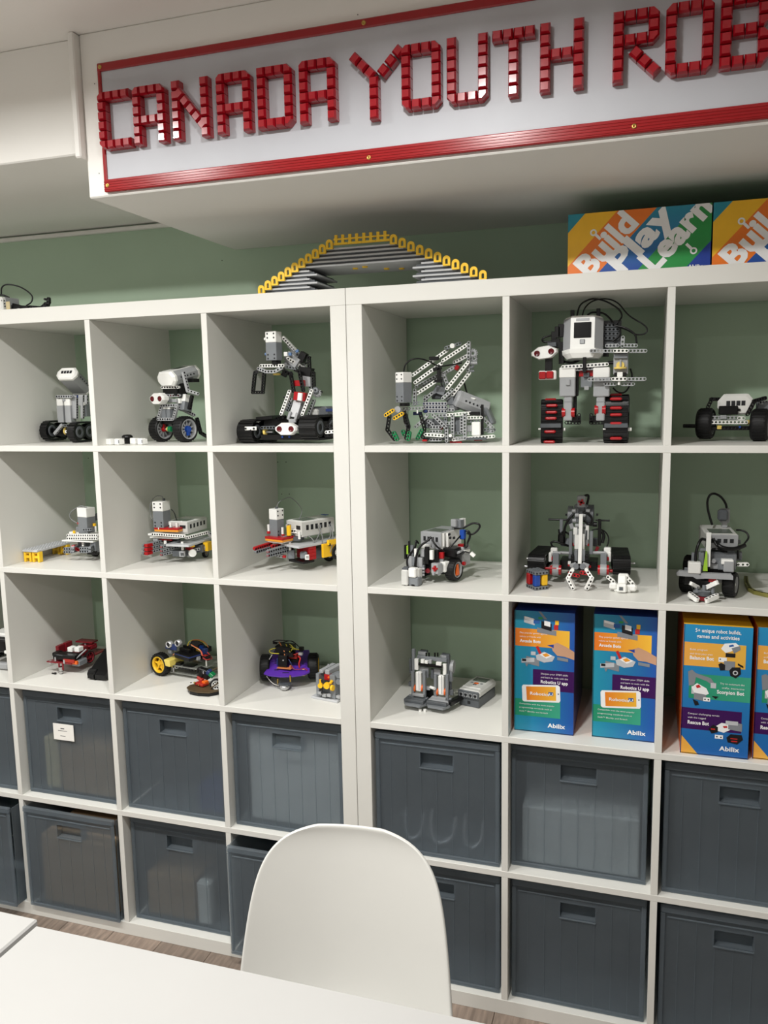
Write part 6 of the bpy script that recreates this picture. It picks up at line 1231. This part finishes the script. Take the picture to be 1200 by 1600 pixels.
# ---- walking legs model
t = Bot('legs_model', 'grey walking legs model with two white orange-edged shins', 'toy robot', (630, 1010, 7.5), .135, (330, 790), Z2)
yw = -8
for k, (u, v) in enumerate(((185, 460), (450, 505))):
    o = t.box('shin', 'lwhite', (u, v, -2), (16, 54, 14), yaw=yw, bev=3); t.box('shin_line', 'lgrey', (u, v, -9.4), (2, 50, 1), yaw=yw, bev=.2, par=o)
    for sx in (-1, 1): t.rod('wheel_disc', 'lorange', (u+sx*44, v+80, 0), 'x', 4, 10, 18)
    for sx in (-68, 66): t.box('leg_bar', 'lmid', (u+sx, v+30, -4), (7.5, 72, 9), yaw=yw, bev=.6)
for u, v, w, h, m, d in ((125, 205, 8, 58, 'lmid', 6), (530, 260, 8, 52, 'ldark', 6), (340, 195, 84, 9, 'lmid', 6), (320, 275, 68, 7, 'lblack', -2), (560, 375, 8, 40, 'lmid', 8), (230, 130, 24, 8, 'lgrey', 20), (245, 110, 20, 7, 'ldark', 24), (475, 175, 18, 8, 'lgrey', 20), (500, 155, 22, 8, 'ldark', 24), (160, 260, 10, 30, 'lwhite', 0), (490, 320, 9, 30, 'lwhite', 0), (230, 225, 9, 10, 'lwhite', -4), (275, 235, 9, 8, 'lwhite', -4), (320, 230, 8, 10, 'lgrey', -4), (420, 258, 14, 10, 'lwhite', -4), (90, 280, 6, 40, 'ldark', 20), (345, 370, 8, 26, 'ldark', 8), (285, 370, 8, 22, 'lmid', 8), (250, 330, 26, 18, 'lgrey', 10), (400, 350, 20, 16, 'lgrey', 10), (90, 490, 10, 12, 'ldark', 0), (560, 590, 12, 14, 'lmid', 14), (550, 520, 8, 40, 'ldark', 16), (290, 540, 14, 9, 'lgrey', 4), (300, 600, 24, 22, 'lblack', 14), (180, 620, 32, 7, 'lgrey', -8), (420, 660, 40, 7, 'lgrey', -8), (550, 680, 8, 10, 'lmid', -2)): t.box('bar', m, (u, v, d), (w, h, 9), yaw=yw, bev=.6)
for u in (270, 303, 372, 405): t.rod('pin', 'lblack', (u, 150, 8), 'z', 10, 2.2)
t.rod('knuckle', 'lwhite', (345, 540, -8), V((.8, -.5, 0)), 16, 4); t.rod('motor', 'lgrey', (578, 290, 18), 'x', 9, 17, 20)
R = rz(yw)
for u, v, s in ((155, 720, 0), (420, 740, 1)):
    c = t.p(u, v, -12); c.z = Z2+.007; e1, e2 = R @ V((1, 0, 0)), R @ V((0, 1, 0))
    t.add('foot_plate', MB().prism([(-.03, -.014), (-.02, -.028), (.022, -.03), (.032, -.01), (.032, .034), (-.03, .034)], c+V((0, 0, -.006)), e1, e2, .006), 'lmid')
    for k in range(3): t.add('foot_bar', MB().box(c+e2*(.012-.013*k)+V((0, 0, .0045)), (.056, .011, .008), R, .0008), ('lmid', 'ldark', 'ldark')[k] if s == 0 else ('lgrey', 'lgrey', 'ldark')[k])
    mb = MB()
    for k in range(6): q = c+e1*(-.02+.008*k)-e2*.0052+V((0, 0, .004)); mb.cyl(q, q-e2*.0008, .0024, None, 8)
    t.add('pin_hole', mb, 'hole')
    t.rod('toe_pin', 'lwhite', ((200, 800, -34) if s == 0 else (255, 805, -34)), 'z', 7, 4)
c = t.p(610, 660, 10); c.z = Z2+.01; t.add('side_foot', MB().box(c, (.014, .06, .012), rz(-20), .001), 'lblack')
t.done()
# ---- grey controller brick on its own
t = Bot('controller_brick', 'grey handheld controller brick with small screen and orange button', 'controller', (630, 1010, 7.5), .165, (840, 720), Z2)
yw = -14; R = rz(yw); ex, ey, ez = R @ V((1, 0, 0)), R @ V((0, 1, 0)), V((0, 0, 1)); c = t.p(870, 640, 52); c.z = Z2+.0
W, L = .062, .112
t.add('base', MB().box(c+ez*.0135, (W*.94, L*.94, .027), R, .002), 'ldark')
t.add('front_face', MB().box(c-ey*L*.49+ez*.034, (W*1.0, .006, .022), R, .003), 'ldark')
t.add('shell', MB().box(c+ez*.037, (W*1.02, L*.98, .020), R, .005), 'lpale')
t.add('shell_top', MB().box(c+ez*.046+ey*.006, (W*.9, L*.8, .007), R, .003), 'lpale')
t.add('screen', MB().box(c+ez*.0498+ey*.024, (W*.62, L*.26, .001), R), 'lcd')
t.add('button', MB().box(c+ez*.0502-ey*.006, (.012, .009, .002), R, .0008), 'lorange'); t.add('button', MB().box(c+ez*.0502-ey*.017, (.010, .006, .002), R, .0008), 'ldark')
for sx in (-1, 1): t.add('button', MB().cyl(c+ez*.0485+ex*.014*sx-ey*.004, c+ez*.0504+ex*.014*sx-ey*.004, .004, None, 12), 'lmid')
for k in range(4): q = c-ey*(L*.49+.0032)+ex*(-.0205+.0137*k)+ez*.0335; o = t.add('port', MB().box(q, (.0112, .0012, .011), R, .0004), 'lgrey'); t.add('port_hole', MB().box(q-ey*.0006+ez*.001, (.008, .001, .006), R).box(q-ey*.0006-ez*.0028, (.004, .001, .003), R), 'hole', o)
t.add('socket', MB().box(c-ey*L*.472+ez*.012, (.008, .0012, .008), R), 'hole'); t.done()

# ---- arm robot on top of the shelves, left edge
t = Bot('arm_robot', 'white toy robot with black arm and cable loop on top of the shelves at left', 'toy robot', (0, 420, 12), .13, (200, 700), HT)
t.box('controller_brick', 'lwhite', (60, 560, 0), (56, 42, 60), yaw=-8, bev=5); t.box('side_plate', 'lgrey', (215, 560, 4), (6, 44, 50), yaw=-8, bev=2)
for u, v in ((15, 462), (70, 465), (75, 520), (82, 572)): t.rod('pin_hole', 'hole', (u, v, -30.4), 'y', 1.6, 2.2)
t.box('panel', 'beige_card', (140, 560, -31), (16, 24, 1.4), yaw=-8)
t.wire('lblack', (15, 350, 10), (20, 230, 10), (80, 172, 12), (180, 165, 14), (330, 195, 18), (470, 265, 22), (570, 350, 24), (598, 420, 24), (570, 500, 20), (480, 560, 14), r=2.2); t.wire('lblack', (-10, 360, 6), (60, 370, 8), (160, 410, 10), r=3)
t.box('arm', 'lblack', (380, 615, 8), (64, 18, 20), roll=6, bev=2); t.box('arm', 'lblack', (300, 570, 10), (26, 12, 16), roll=16, bev=2); t.box('arm', 'lblack', (580, 640, 6), (22, 10, 12), bev=2); t.box('gear_box', 'lgrey', (300, 690, 0), (40, 6, 20)); t.beam('lgrey', (320, 680, -8), (420, 695, -8)); t.beam('lgrey', (330, 620, -6), (400, 645, -6), w=5)
t.beam('lblack', (555, 580, 8), (770, 600, 8), (845, 535, 8)); t.beam('lblack', (640, 625, 0), (790, 625, 0), (890, 545, 0), (905, 430, 0)); t.beam('lblack', (800, 590, 14), (850, 520, 14)); t.rod('pin', 'lblack', (838, 438, 10), 'y', 6, 3.4); t.beam('lblack', (910, 500, 14), (905, 425, 14))
t.done()
